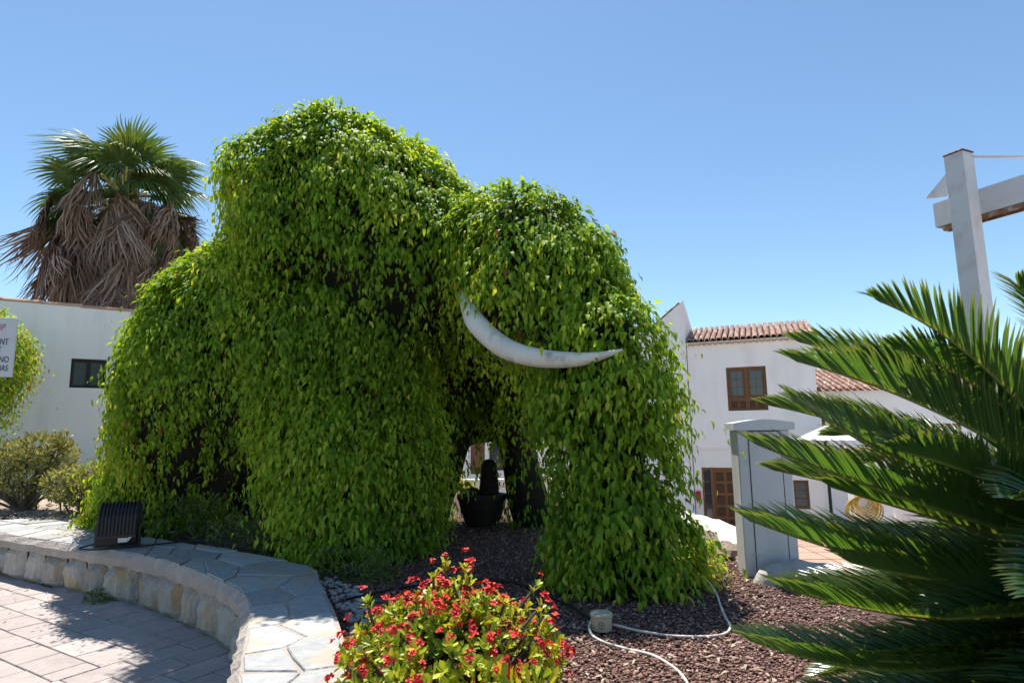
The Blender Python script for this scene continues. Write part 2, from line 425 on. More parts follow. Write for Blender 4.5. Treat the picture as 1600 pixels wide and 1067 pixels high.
def grid_sheet(name, m, poly, step, zf, x0, x1, y0, y1, skirt=None):
    xs = np.arange(x0, x1+step/2, step); ys = np.arange(y0, y1+step/2, step)
    X, Y = np.meshgrid(xs, ys); ins = in_poly(X, Y, poly)
    V = np.stack([X, Y, zf(X, Y)], -1).reshape(-1, 3)
    nx = len(xs); T = []
    for j in range(len(ys)-1):
        for i in range(nx-1):
            if ins[j,i] or ins[j,i+1] or ins[j+1,i] or ins[j+1,i+1]:
                a = j*nx+i; T += [(a,a+1,a+nx+1),(a,a+nx+1,a+nx)]
    T = np.array(T); used = np.unique(T); mp = np.zeros(len(V), int); mp[used] = np.arange(len(used))
    o = link(name, np_mesh(name, V[used], mp[T], smooth=True), None, m)
    return tag(o, kind='structure')

BED_FRONT = [(x, y) for x, y in mid] + [(4.4,1.2),(4.2,3.6),(2.62,4.7),(2.62,5.4),(2.5,5.7),(2.4,6.4),(2.45,7.3),(2.35,8.0),(2.05,9.4),(1.5,11.3),(-3,13.3),(-6,19.8),(-18,25),(-21.5,14)]
grid_sheet('garden_bed', M['gravel_bed'], BED_FRONT, .12, bed_z, -22, 5, .6, 26)
SOIL = [(-21,14.2),(-9.3,10.6),(-6.2,9.0),(-5.0,9.3),(-4.4,11),(-4,14),(-6.5,19),(-17,24)]
grid_sheet('sandy_soil', M['soil'], SOIL, .3, lambda x, y: bed_z(x, y)+.012, -21, -3, 8.7, 25)

# skirts closing the bed where it drops to the lower terrace
sk = MB()
for a, b in zip(BED_EDGE, BED_EDGE[1:]):
    sk.add([(*a,-1.42),(*b,-1.42),(*b,float(bed_z(*b))-.03),(*a,float(bed_z(*a))-.03)], [(0,1,2,3)])
tag(sk.build('bed_bank', M['rock']), kind='structure')

# paving: a base sheet and pavers laid one by one
pv = MB(); pv.add([(-22,-10,-.03),(6,-10,-.03),(6,2.4,-.03),(-1.2,5.2,-.03),(-6,8.6,-.03),(-22,20,-.03)], [(0,1,2,3,4,5)])
paving = tag(pv.build('paving', M['joint']), kind='structure')
A = np.array((.851,-.525)); Bv = np.array((.525,.851)); S0 = -5.145
full_me = None
def paver(poly, z):
    c = np.mean(np.array(poly), 0)
    mb = MB().prism([(p[0]-c[0], p[1]-c[1]) for p in poly], -.04, 0, .006)
    rx, ry = random.gauss(0, .0035), random.gauss(0, .0035)
    link('paving_tile', mb.mesh('paving_tile'), paving, M['paver'], Matrix.Translation((c[0], c[1], z)) @ Matrix.Rotation(rx, 4, 'X') @ Matrix.Rotation(ry, 4, 'Y'))
G = .006
BEDP = OUT + [(2.6,3),(2.6,30),(-30,30)]
def lay(s0, s1, t0, t1):
    P = [A*s0+Bv*t0, A*s1+Bv*t0, A*s1+Bv*t1, A*s0+Bv*t1]
    cx, cy = np.mean(P, 0)
    if cx < -8.2 or cx > -.9 or cy < 2.9 or cy > 9.2 or cx < -1.0*cy-0.6: return
    if all(in_poly(np.array([p[0] for p in P]), np.array([p[1] for p in P]), BEDP)): return
    paver([tuple(p) for p in P], .004*random.random())
row = .305
t_ref = float(np.array((-4.29,5.90)) @ Bv)
for k in range(-14, 12):
    t0 = t_ref + k*row; s = S0 - random.uniform(0, .42)
    segs = [(S0-1e-6, s)] if S0-s > .1 else []
    if not segs: s = S0
    cur = S0
    first = True
    while cur > S0-8:
        ln = (.2 + .22*(k % 2)) if first else .42
        lay(cur-ln+G, cur-G, t0+G, t0+row-G); cur -= ln; first = False
for j in range(0, 12):
    sa = S0 + j*.275
    t = -2 + (.21 if j % 2 else 0)
    while t < 10:
        lay(sa+G, sa+.275-G, t+G, t+.42-G); t += .42

# ------------------------------------------------------------------ retaining wall with seat
wall = thing('retaining_wall', (-4.0,6.6,0), 'low curved stone retaining wall with flagstone top along the pink paving', 'wall')
core = MB()
n = len(OUT); NI = [INN[int(round(i*(len(INN)-1)/(n-1)))] for i in range(n)]
def wz(i): return 0.0
sec = []
for i in range(n):
    o = np.array(OUT[i]); q = np.array(NI[i]); d = (q-o)/np.linalg.norm(q-o)
    j = .008*math.sin(i*2.3)+.006*math.sin(i*5.1)
    sec.append([(*(o+d*.085), -.03), (*(o+d*.085), .325+j*.5), (*(o-d*(.004+j)), .345+j*1.6), (*(o-d*(.018+j)), .43+j), (*(o+d*.035), .487), (*(q-d*.01), .487), (*q, .46), (*q, .2)])
V = sum(sec, []); Fc = []
m_ = len(sec[0])
for i in range(n-1):
    for k in range(m_-1):
        Fc.append((i*m_+k, (i+1)*m_+k, (i+1)*m_+k+1, i*m_+k+1))
core.add(V, Fc); core.build('mortar_core', M['mortar'], wall, world=True, smooth=False)

# arc length along the outer face
OA = np.array(OUT); seg = np.linalg.norm(np.diff(OA, axis=0), axis=1); cum = np.r_[0, np.cumsum(seg)]
def on_out(s):
    s = min(max(s, 0), cum[-1]-1e-6); i = int(np.searchsorted(cum, s, 'right')-1); t = (s-cum[i])/seg[i]
    p = OA[i]*(1-t)+OA[i+1]*t; d = (OA[i+1]-OA[i])/seg[i]
    return p, d
def face_stone(s0, s1, z0, z1):
    """irregular bulging block set in the wall face, each its own mesh"""
    w, h = s1-s0, z1-z0; nx_, nz_ = 6, 6
    jit = [random.uniform(-.035, .035) for _ in range(8)]
    V = []; bul = random.uniform(.03, .06); tilt = (random.gauss(0, .014), random.gauss(0, .012))
    for kz in range(nz_):
        for kx in range(nx_):
            a, b = kx/(nx_-1), kz/(nz_-1)
            ea, eb = 2*a-1, 2*b-1
            # superellipse corners
            r = (abs(ea)**9+abs(eb)**9)**(1/9); f = max(abs(ea), abs(eb))/max(r, 1e-6) if r > 0 else 1
            aa = .5+.5*ea*f; bb = .5+.5*eb*f
            sh = (jit[0]*(1-bb)+jit[1]*bb)*(1-aa) + (jit[2]*(1-bb)+jit[3]*bb)*aa
            vz = (jit[4]*(1-aa)+jit[5]*aa)*bb*1.1 + (jit[6]*(1-aa)+jit[7]*aa)*(1-bb)*.3
            edge = max(abs(ea), abs(eb))
            out = bul*(1-.55*edge**6) + tilt[0]*ea+tilt[1]*eb + random.uniform(-.012, .012)
            p, d = on_out(s0+aa*w+sh*w*.9)
            nrm = np.array((d[1], -d[0]))
            q = p + nrm*(out-.052+.02)
            if edge > .99: q = p - nrm*.06
            V.append((q[0], q[1], max(-.02, z0+bb*h+vz)))
    Fc = [(k*nx_+i, k*nx_+i+1, (k+1)*nx_+i+1, (k+1)*nx_+i) for k in range(nz_-1) for i in range(nx_-1)]
    mb = MB().add(V, Fc); mb.build('stone', M['stone'], wall, world=True, smooth=False)
s = 1.2
while s < cum[-1]-3.2:
    w = random.choice([.15,.26,.32,.36,.40,.44,.48])
    p, d = on_out(s)
    if random.random() < .12 and w > .25:
        zz = random.uniform(.2, .26); face_stone(s+.008, s+w-.008, -.02, zz-.008); face_stone(s+.012, s+w-.012, zz+.008, .345)
    else:
        face_stone(s+.008, s+w-.008, -.02, random.uniform(.31, .36))
    s += w+random.choice([.0,.0,.012,.03])
# flagstones: Voronoi cells in the strip between the outer and the inner edge
IA = np.array(NI)
def strip(u, t):
    i = int(min(max(u, 0), n-1.001)); f = u-i
    o = OA[i]*(1-f)+OA[i+1]*f; q = IA[i]*(1-f)+IA[i+1]*f
    return o*(1-t)+q*t
wid = np.linalg.norm(IA-OA, axis=1)
seeds = []
ulen = cum/1.0
s = 1.4
while s < cum[-1]-2.2:
    u = float(np.interp(s, cum, np.arange(n))); wd = float(np.interp(u, np.arange(n), wid))
    k = 2 if wd < 1.05 else 3
    for j in range(k):
        seeds.append((s+random.uniform(-.16, .16), ((j+.5)/k+random.uniform(-.13, .13))*wd))
    s += random.uniform(.38, .52)
seeds = np.array(seeds)
for i, (sx, ty) in enumerate(seeds):
    wd = float(np.interp(sx, cum, wid))
    poly = [(sx-.8, .045), (sx+.8, .045), (sx+.8, wd-.03), (sx-.8, wd-.03)]
    for j in np.argsort(np.hypot(*(seeds-[sx, ty]).T))[1:12]:
        q = seeds[j]; nv = q-np.array((sx, ty)); L_ = np.linalg.norm(nv); nv = nv/L_
        poly = clip_half(poly, nv, float(nv @ (np.array((sx, ty))+q)/2)-.014)
        if len(poly) < 3: break
    if len(poly) < 3: continue
    # subdivide the edges and roughen them
    pts = []
    for a, b in zip(poly, poly[1:]+poly[:1]):
        L_ = math.hypot(b[0]-a[0], b[1]-a[1]); kk = max(1, int(L_/.14))
        for q in range(kk):
            f = q/kk; pts.append((a[0]+(b[0]-a[0])*f+random.uniform(-.012, .012), a[1]+(b[1]-a[1])*f+random.uniform(-.012, .012)))
    W = []
    for a, b in pts:
        u = float(np.interp(a, cum, np.arange(n))); wl = float(np.interp(u, np.arange(n), wid))
        W.append(tuple(strip(u, min(max(b/wl, .01), .995))))
    c = np.mean(np.array(W), 0); h = .498+random.uniform(-.006, .008)
    mb = MB().prism([(p[0]-c[0], p[1]-c[1]) for p in W], -.035, 0, .007)
    link('flagstone', mb.mesh('flagstone'), wall, M['flag'], wm(wall).inverted() @ Matrix.Translation((c[0], c[1], h)) @ Matrix.Rotation(random.gauss(0, .008), 4, 'X') @ Matrix.Rotation(random.gauss(0, .008), 4, 'Y'))

# ------------------------------------------------------------------ houses
def wall_sheet(mb, x0, x1, z0, z1, y0, y1, holes, reveal=.12):
    """front wall with openings and their reveals (local: x along, y inward, z up); closed box otherwise"""
    xs = sorted({x0, x1, *[h[0] for h in holes], *[h[1] for h in holes]})
    zs = sorted({z0, z1, *[h[2] for h in holes], *[h[3] for h in holes]})
    for a, b in zip(xs, xs[1:]):
        for c, d in zip(zs, zs[1:]):
            if any(h[0] <= a and b <= h[1] and h[2] <= c and d <= h[3] for h in holes): continue
            mb.add([(a,y0,c),(b,y0,c),(b,y0,d),(a,y0,d)], [(0,1,2,3)])
    for h in holes:
        a, b, c, d = h; r = y0+reveal
        mb.add([(a,y0,c),(b,y0,c),(b,y0,d),(a,y0,d),(a,r,c),(b,r,c),(b,r,d),(a,r,d)], [(0,4,5,1),(1,5,6,2),(2,6,7,3),(3,7,4,0),(4,7,6,5)])
    mb.add([(x0,y0,z0),(x1,y0,z0),(x1,y0,z1),(x0,y0,z1),(x0,y1,z0),(x1,y1,z0),(x1,y1,z1),(x0,y1,z1)],
           [(1,5,6,2),(5,4,7,6),(4,0,3,7),(3,2,6,7)])

def barrel(name, length, r, nseg=8, taper=.85, th=.014):
    """half-round clay tile along +x"""
    V = []; Fc = []
    for xi, (x, rr) in enumerate(((0, r), (length, r*taper))):
        for ro in (rr, rr-th):
            for k in range(nseg+1):
                a = math.pi*k/nseg
                V.append((x, ro*math.cos(a), ro*math.sin(a)*.85))
    m1 = nseg+1
    for k in range(nseg):
        Fc += [(k, 2*m1+k, 2*m1+k+1, k+1), (m1+k, m1+k+1, 3*m1+k+1, 3*m1+k), (k, k+1, m1+k+1, m1+k), (2*m1+k, 3*m1+k, 3*m1+k+1, 2*m1+k+1)]
    Fc += [(0, m1, 3*m1, 2*m1), (nseg, 2*m1+nseg, 3*m1+nseg, m1+nseg)]
    me = MB().add(V, Fc).mesh(name, smooth=False)
    return me

# left house
lh = thing('white_house', (-10.07,12.5,.55), 'low white house with a small dark window, below the tall palm', 'house', rotz=math.atan2(.626,.78))
mb = MB(); LW = (.76, 1.40, 2.17, 2.80)
wall_sheet(mb, -8, 5.5, -.3, 3.93, 0, 1.6, [LW], .10)
mb.build('wall', M['plaster'], lh)
wf = MB(); a, b, c, d = LW
wf.box(a+.002, b-.002, .05, .095, c+.002, c+.06); wf.box(a+.002, b-.002, .05, .095, d-.07, d-.002)
wf.box(a+.002, a+.06, .052, .094, c+.06, d-.07); wf.box(b-.06, b-.002, .052, .094, c+.06, d-.07); wf.box((a+b)/2-.035, (a+b)/2+.035, .045, .094, c+.06, d-.07)
wo = wf.build('window', M['darkframe'], lh)
for x0, x1 in ((a+.06, (a+b)/2-.035), ((a+b)/2+.035, b-.06)):
    MB().box(x0, x1, .07, .08, c+.06, d-.07).build('pane', M['frost'], wo)
x = -7.9
while x < 5.4:
    L_ = random.uniform(.3, .46)
    MB().box(x+.006, min(x+L_, 5.45)-.006, -.035+random.uniform(0, .01), -.002, -.1, .2+random.uniform(-.01, .01), .012).build('plinth_stone', M['plinth'], lh)
    x += L_
cop = barrel('coping_tile', .72, .105, 8, .9)
cop.materials.append(M['terracotta_pale'])
x = -8.0
while x < 5.4:
    link('coping_tile', cop, lh, None, Matrix.Translation((x+.72, .09, 3.925+random.uniform(-.006, .006))) @ Matrix.Rotation(math.pi, 4, 'Z') @ Matrix.Rotation(R_(1.0), 4, 'Y'))
    x += .68

# right house, two storeys
rh = thing('white_house', (4.9,16.9,-1.42), 'two storey white house with clay tile roof and brown wooden upper window', 'house', rotz=math.atan2(-.371,.928))
Z0 = 1.42
mb = MB()
UW = (.99, 1.99, 2.10+Z0, 3.27+Z0)
wall_sheet(mb, 0.0, 3.17, 1.11+Z0, 4.02+Z0, -.05, 4.0, [UW], .14)
DW = (.2, 1.72, 0.02, .60+Z0); SW = (2.42, 2.80, 1.0, .30+Z0)
wall_sheet(mb, 0.0, 3.14, 0, 1.11+Z0, 0, 3.95, [DW, SW], .16)
mb.build('wall', M['plaster'], rh)
def frame4(mb, a, b, c, d, w, y0, y1):
    mb.box(a, b, y0, y1, d-w, d); mb.box(a, b, y0, y1, c, c+w); mb.box(a, a+w, y0+.001, y1-.001, c+w, d-w); mb.box(b-w, b, y0+.001, y1-.001, c+w, d-w)
a, b, c, d = UW; a += .003; b -= .003; c += .003; d -= .003
wf = MB(); frame4(wf, a, b, c, d, .06, .0, .08)
wf.box((a+b)/2-.05, (a+b)/2+.05, -.004, .078, c+.06, d-.06); wf.box(a+.06, b-.06, -.002, .076, c+.26, c+.36); wf.box(a+.06, b-.06, .03, .07, c+.06, c+.26)
wo = wf.build('window', M['wood2'], rh)
for k, (x0, x1) in enumerate(((a+.06, (a+b)/2-.05), ((a+b)/2+.05, b-.06))):
    sf = MB(); frame4(sf, x0+.003, x1-.003, c+.363, d-.063, .045, .012, .06)
    sash = sf.build('sash', M['wood2'], wo)
    MB().box(x0+.045, x1-.045, .03, .04, c+.405, d-.105).build('pane', M['glass'], wo)
    mu = MB(); mu.box((x0+x1)/2-.008, (x0+x1)/2+.008, .018, .03, c+.405, d-.105)
    hh = (d-.105-c-.405)
    for q in (1, 2): mu.box(x0+.045, x1-.045, .0185, .0295, c+.405+hh*q/3-.008, c+.405+hh*q/3+.008)
    mu.build('glazing_bar', M['wood2'], wo)
pw = (b-a-.12)/4
for k in range(4):
    MB().box(a+.06+k*pw+.035, a+.06+(k+1)*pw-.035, .02, .045, c+.085, c+.235, .006).build('panel', M['wood_dark'], wo)
# door with raised panels and glazed side light
a, b, c, d = DW; a += .003; b -= .003; d -= .003
df = MB(); frame4(df, a, b, c, d, .05, .03, .12); df.box(a+.22, a+.30, .028, .119, c+.05, d-.05)
df.box(a+.30, b-.05, .07, .11, c+.05, d-.05)
door = df.build('door', M['wood'], rh)
for q in range(6):
    z0_ = c+.08+q*.31
    MB().box(a+.06, a+.21, .06, .07, z0_, z0_+.28).build('pane', M['glass'], door)
for i in range(4):
    for q in range(6):
        x0_, z0_ = a+.36+i*.27, c+.12+q*.305
        MB().box(x0_, x0_+.19, .045, .0698, z0_, z0_+.22, .012).build('panel', M['wood_dark'], door)
a, b, c, d = SW
wf = MB(); frame4(wf, a+.002, b-.002, c+.002, d-.002, .06, .04, .12)
wo = wf.build('window', M['wood2'], rh)
for q in range(3):
    MB().box(a+.062, b-.062, .07, .08, c+.07+q*.2, c+.25+q*.2).build('pane', M['glass'], wo)
# clay tiles
tl = barrel('roof_tile', .46, .070, 6, .84); tl.materials.append(M['terracotta'])
pitch = math.atan2(.66, 2.2)
rf = MB(); rf.add([(-.0,-.19,4.005+Z0),(3.28,-.19,4.005+Z0),(3.28,2.05,4.645+Z0),(-.0,2.05,4.645+Z0)], [(0,1,2,3)])
rf.add([(-.0,2.05,4.60+Z0),(3.28,2.05,4.60+Z0),(3.28,4.1,4.0+Z0),(0,4.1,4.0+Z0)], [(0,1,2,3)])
rf.add([(3.16,0,4.0+Z0),(3.16,4.0,4.0+Z0),(3.16,2.05,4.6+Z0)], [(0,1,2)])
roof = rf.build('roof', M['rooflay'], rh)
for i in range(21):
    for q in range(6):
        y = -.24+q*.385
        lm = (Matrix.Translation((.09+i*.154+random.uniform(-.006, .006), y, 4.005+Z0+(y+.19)*.2857+.03+random.uniform(-.004, .004)))
              @ Matrix.Rotation(math.pi/2, 4, 'Z') @ Matrix.Rotation(-pitch-.05, 4, 'Y'))
        link('roof_tile', tl, roof, None, lm)
et = barrel('eave_tile', .14, .062, 6, 1.0); et.materials.append(M['terracotta_pale'])
for i in range(21):
    link('eave_tile', et, rh, None, Matrix.Translation((.1+i*.149, -.16, 3.905+Z0)) @ Matrix.Rotation(math.pi/2, 4, 'Z'))
mb = MB(); mb.box(0.005, 3.165, -.13, -.052, 3.955+Z0, 4.0+Z0); mb.build('eave_band', M['plaster'], rh)

# taller neighbour
th = thing('white_house', (4.9,16.9,-1.42), 'taller white house wall with steep tiled verge, partly hidden behind the trunk', 'house', rotz=math.atan2(-.371,.928))
mb = MB()
V = [(-4,-.1,0),(-.02,-.1,0),(-.02,-.1,5.22+Z0),(-1.3,-.1,4.2+Z0),(-4,-.1,4.2+Z0)]
V2 = [(-4,2.7,0),(-.02,2.7,0),(-.02,2.7,4.55+Z0),(-1.3,2.7,3.7+Z0),(-4,2.7,3.7+Z0)]
mb.add(V+V2, [(0,1,2,3,4),(9,8,7,6,5),(1,6,7,2),(2,7,8,3),(3,8,9,4),(4,9,5,0)])
mb.build('wall', M['plaster'], th)
rt = MB(); rt.box(-.08, .02, -.12, 2.7, 5.22+Z0, 5.25+Z0)
for i in range(5):
    for q in range(5):
        fx = -.12-i*.27
        link('roof_tile', tl, th, None, Matrix.Translation((fx, -.02+q*.17, 5.22+Z0-.12*.8-i*.216+.03-q*.035)) @ Matrix.Rotation(math.pi, 4, 'Z') @ Matrix.Rotation(R_(36), 4, 'Y'))
rb = thing('red_box', tuple(wm(rh) @ Vector((.09,-.06,1.25))), 'small red box on the white wall beside the panelled door', 'wall box', rotz=math.atan2(-.371,.928))
MB().box(-.06, .06, -.06, .05, -.1, .14, .01).build('box', M['redbox'], rb)
MB().box(-.05, .05, -.066, -.0605, .02, .10).build('panel', M['redbox'], rb)

dp = thing('drainpipe', tuple(wm(rh) @ Vector((3.26,-.02,0))), 'dark drainpipe at the right corner of the two storey house', 'pipe')
MB().tube([(0,0,0),(0,0,3.75)], .04, 8).build('pipe', M['darkframe'], dp)
for z in (.8, 2.2, 3.5): MB().tube([(0,0,z),(0,0,z+.04)], .052, 8).build('clip', M['black'], dp)

# low house on the right
lo = thing('white_house', (9.3,19.2,-1.42), 'low white house with a red tiled roof behind the cycad fronds', 'house', rotz=R_(-8))
mb = MB(); wall_sheet(mb, 0, 14, 0, 2.75+Z0, 0, 5, [(3.2,4.3,1.9,3.1),(6.5,7.7,1.9,3.1)], .15); mb.build('wall', M['plaster'], lo)
for x0_ in (3.2, 6.5):
    wf = MB(); frame4(wf, x0_+.003, x0_+1.1, 1.903, 3.097, .08, .05, .13); wo = wf.build('window', M['wood2'], lo)
    MB().box(x0_+.08, x0_+1.02, .08, .09, 1.98, 3.02).build('pane', M['glass'], wo)
rf = MB(); rf.add([(-.2,-.25,2.72+Z0),(14.2,-.25,2.72+Z0),(14.2,2.5,3.6+Z0),(-.2,2.5,3.6+Z0)], [(0,1,2,3)])
rf.add([(-.2,2.5,3.6+Z0),(14.2,2.5,3.6+Z0),(14.2,5.2,2.72+Z0),(-.2,5.2,2.72+Z0)], [(0,1,2,3)])
rf.add([(0,0,2.74+Z0),(0,5,2.74+Z0),(0,2.5,3.55+Z0)], [(0,1,2)])
roof = rf.build('roof', M['terracotta'], lo)
tb = [v.co.copy() for v in tl.vertices]; tf = [tuple(p.vertices) for p in tl.polygons]
near_t = MB(); rest = MB()
p2 = math.atan2(.88, 2.75)
for i in range(60):
    for q in range(7):
        lm = Matrix.Translation((-.1+i*.2, -.28+q*.4, 2.74+Z0+q*.128+.02)) @ Matrix.Rotation(math.pi/2, 4, 'Z') @ Matrix.Rotation(-p2-.05, 4, 'Y')
        if i < 24: link('roof_tile', tl, roof, None, lm)
        else: rest.add([lm @ v for v in tb], tf)
rest.build('roof_tiles', M['terracotta'], roof, kind='stuff')

# house seen through the archway
fh = thing('white_house', (-1.4,24.0,-1.42), 'distant white house with a brown door seen through the leafy archway', 'house')
mb = MB(); wall_sheet(mb, -6, 4.2, 0, 5.4, 0, 5, [(-.28,.28,1.42,2.68),(.45,1.3,1.55,2.6)], .15); mb.build('wall', M['plaster'], fh)
MB().box(-.277, .277, .05, .12, 1.423, 2.677).build('door', M['brownpaint'], fh)
wf = MB(); frame4(wf, .453, 1.297, 1.553, 2.597, .06, .05, .13); wo = wf.build('window', M['darkframe'], fh)
MB().box(.51, 1.24, .08, .09, 1.61, 2.54).build('pane', M['glass'], wo)
rf = MB(); rf.add([(-6.2,-.3,5.35),(4.4,-.3,5.35),(4.4,2.5,6.0),(-6.2,2.5,6.0)], [(0,1,2,3)]); rf.add([(-6.2,2.5,6.0),(4.4,2.5,6.0),(4.4,5.3,5.35),(-6.2,5.3,5.35)], [(0,1,2,3)])
rf.build('roof', M['terracotta'], fh)
fw = thing('garden_wall', (-1.4,21.5,-1.42), 'low white garden wall below the brown door, seen through the archway', 'wall')
MB().box(-6, 4, -.12, .12, 0, 1.36).build('wall', M['whitewash'], fw)
MB().box(-6.05, 4.05, -.16, .16, 1.36, 1.43, .015).build('coping', M['whitewash'], fw)

# garden wall with tiles, parasol and hose on the lower terrace
gw = thing('garden_wall', (6.55,12.6,-1.42), 'white garden wall capped with clay tiles behind the cycad', 'wall')
MB().box(.32, 5.5, 0, .25, 0, 2.45).build('wall', M['plaster'], gw)
for i in range(28):
    link('roof_tile', tl, gw, None, Matrix.Translation((.4+i*.18, -.09, 2.49)) @ Matrix.Rotation(math.pi/2, 4, 'Z') @ Matrix.Rotation(R_(-14), 4, 'Y'))
pa = thing('parasol', (7.62,14.3,-1.42), 'white cone shaped parasol standing on the terrace behind the cycad', 'parasol')
mb = MB()
nn = 8; V = [(0,0,3.25)]
for k in range(nn):
    a = 2*math.pi*k/nn; V.append((1.05*math.cos(a), 1.05*math.sin(a), 2.78))
mb.add(V+[(0,0,3.2)]+[(v[0], v[1], v[2]-.025) for v in V[1:]], [(0, 1+k, 1+(k+1) % nn) for k in range(nn)] + [(nn+1, nn+2+(k+1) % nn, nn+2+k) for k in range(nn)] + [(1+k, nn+2+k, nn+2+(k+1) % nn, 1+(k+1) % nn) for k in range(nn)])
mb.build('canopy', M['canvas'], pa)
MB().tube([(0,0,0),(0,0,3.3)], .03, 8).build('pole', M['steel'], pa)
MB().lathe([(.28,0),(.28,.06),(.08,.1)], 16).build('base', M['black'], pa)
for k in range(nn):
    a = 2*math.pi*k/nn
    MB().tube([(.02*math.cos(a), .02*math.sin(a), 3.14), (1.0*math.cos(a), 1.0*math.sin(a), 2.72)], .01, 5).build('rib', M['steel'], pa)
hc = thing('hose_coil', (6.95,12.5,.15), 'coiled yellow hose hanging on the white garden wall behind the fronds', 'hose')
mb = MB()
for k in range(9):
    r = .10+.027*k
    mb.tube([(r*math.cos(t)*1.15+.012*math.sin(3*t+k), -.03-.01*(k % 3), r*math.sin(t)*.95-.02*k) for t in np.linspace(0, 2*math.pi, 25)], .013, 6)
mb.build('coil', M['yellow'], hc, smooth=True)
MB().box(-.05, .05, -.1, .085, .12, .18, .01).build('hook', M['black'], hc)

# terracotta terrace below the bed on the right
tm = MB(); tm.add([(2.7,3.9,-.02),(11,3.9,-.02),(11,10.3,-.02),(2.3,10.3,-.02)], [(0,1,2,3)])
tm.add([(2.3,10.3,-.02),(11,10.3,-.02),(11,10.3,-1.42),(2.3,10.3,-1.42)], [(0,1,2,3)])
terr = tag(tm.build('terrace', M['grout']), kind='structure')
tt = MB().box(-.195, .195, -.195, .195, -.02, .0, .004).mesh('terracotta_tile'); tt.materials.append(M['terrace'])
for i in range(13):
    for j in range(14):
        x_, y_ = 3.0+i*.41, 4.6+j*.41
        if x_ > .75*y_+1.6 or x_ < .40*y_-.3: continue
        link('terracotta_tile', tt, terr, None, Matrix.Translation((x_, y_, .003*random.random())))
tw = thing('terrace_wall', (3.9,10.15,-.02), 'low white parapet wall along the back of the terracotta terrace', 'wall')
MB().box(2.3, 7, -.12, .1, 0, .40).build('wall', M['plaster'], tw)
MB().box(2.26, 7.04, -.15, .13, .40, .46, .012).build('coping', M['whitewash'], tw)

# whitewashed kerb and rubble wall edging the bed
kw = thing('rubble_wall', (2.3,7.0,.3), 'low rubble wall with a whitewashed top beside the grey cabinet', 'wall')
mb = MB(); path = spline([(2.12,9.3,.50),(2.28,7.95,.52),(2.36,7.3,.53),(2.34,6.4,.50),(2.42,5.95,.46)], 6)
V = []; Fc = []
for i, p in enumerate(path):
    j = .02*math.sin(i*1.7); w = .16
    V += [(p[0]-w-j, p[1]-.05, p[2]-.03+j*.5), (p[0]-w*.7, p[1], p[2]+.055+j*.4), (p[0]+.1, p[1], p[2]+.06-j*.4), (p[0]+w+.06, p[1]+.05, p[2]), (p[0]+w+.08, p[1], -.1)]
for i in range(len(path)-1):
    for k in range(4): Fc.append((i*5+k, i*5+k+1, i*5+5+k+1, i*5+5+k))
Fc.append((0, 1, 2, 3, 4)); Fc.append(tuple(5*(len(path)-1)+k for k in (4, 3, 2, 1, 0)))
mb.add(V, Fc).build('whitewashed_top', M['whitewash'], kw, world=True, smooth=True)
def rock_mesh(name, r, seed, sub=10):
    rn = np.random.default_rng(seed)
    bmv = []; 
    for i in range(5):
        th_ = math.pi*(i+.5)/5
        for k in range(8): bmv.append((math.sin(th_)*math.cos(2*math.pi*k/8), math.sin(th_)*math.sin(2*math.pi*k/8), math.cos(th_)))
    Vv = np.array(bmv)*(1+rn.normal(0, .13, (40, 1)))*np.array(r)
    Fcc = [(i*8+k, (i+1)*8+k, (i+1)*8+(k+1) % 8, i*8+(k+1) % 8) for i in range(4) for k in range(8)] + [tuple(range(8)), tuple(range(39, 31, -1))]
    return MB().add(Vv.tolist(), Fcc).mesh(name)
for i in range(22):
    p = path[min(len(path)-1, int(i*len(path)/22))]
    mr = rock_mesh('stone', (.12, .15, .09), i)
    link('stone', mr, kw, M['rock'], wm(kw).inverted() @ Matrix.Translation((p[0]-.17+random.uniform(-.03, .02), p[1]+random.uniform(-.08, .08), .42+random.uniform(-.03, .04))) @ Matrix.Rotation(random.uniform(0, 6), 4, 'Z'))
kb = thing('concrete_kerb', (2.5,5.3,.35), 'rounded grey cement kerb curving past the foot of the cabinet', 'kerb')
mb = MB(); path = spline([(2.03,5.27,.30),(2.14,5.25,.42),(2.35,5.20,.46),(2.62,5.02,.42),(3.0,4.55,.36),(3.6,3.9,.33),(4.3,3.4,.33)], 6)
mb.tube(path, [(.145 if i > 3 else .09+.014*i)+.010*math.sin(i*1.3) for i in range(len(path))], 12, squash=None); mb.build('kerb', M['render_grey'], kb, world=True, smooth=True)
mb = MB(); path2 = [(p[0]+.02, p[1]+.08, p[2]-.16) for p in path]
mb.tube(path2, .15, 10); mb.build('footing', M['whitewash'], kb, world=True, smooth=True)

# ------------------------------------------------------------------ grey electrical cabinet
cb = thing('electrical_cabinet', (2.215,5.56,.36), 'pale grey street cabinet with a domed lid standing in the gravel', 'cabinet', rotz=R_(-7.5))
w, dpt, h = .222, .15, 1.30
MB().box(-w, w, -dpt, dpt, 0, h-.0, .008).build('body', M['cabinet'], cb)
ds = MB().box(-w+.095, w-.085, -dpt-.007, -dpt-.0005, .0, h-.015, .003); door = ds.build('door', M['cabinet'], cb)
MB().box(-w+.088, -w+.094, -dpt-.003, -dpt-.0006, .0, h-.012).build('seam', M['seam'], cb)
MB().box(w-.084, w-.077, -dpt-.003, -dpt-.0006, .0, h-.012).build('seam', M['seam'], cb)
MB().box(-w+.10, w-.09, -dpt-.003, -dpt-.0006, h-.012, h-.005).build('seam', M['seam'], cb)
MB().box(-w+.06, -w+.14, -dpt-.022, -dpt-.007, .245, .252).build('hinge', M['silver'], cb)
lid = MB(); pr = []
for k in range(11):
    t = -1+2*k/10; pr.append((t*(w+.035), h+.062+.032*(1-abs(t)**1.6)))
poly = [(-(w+.035), h+.0)] + pr + [(w+.035, h+.0)]
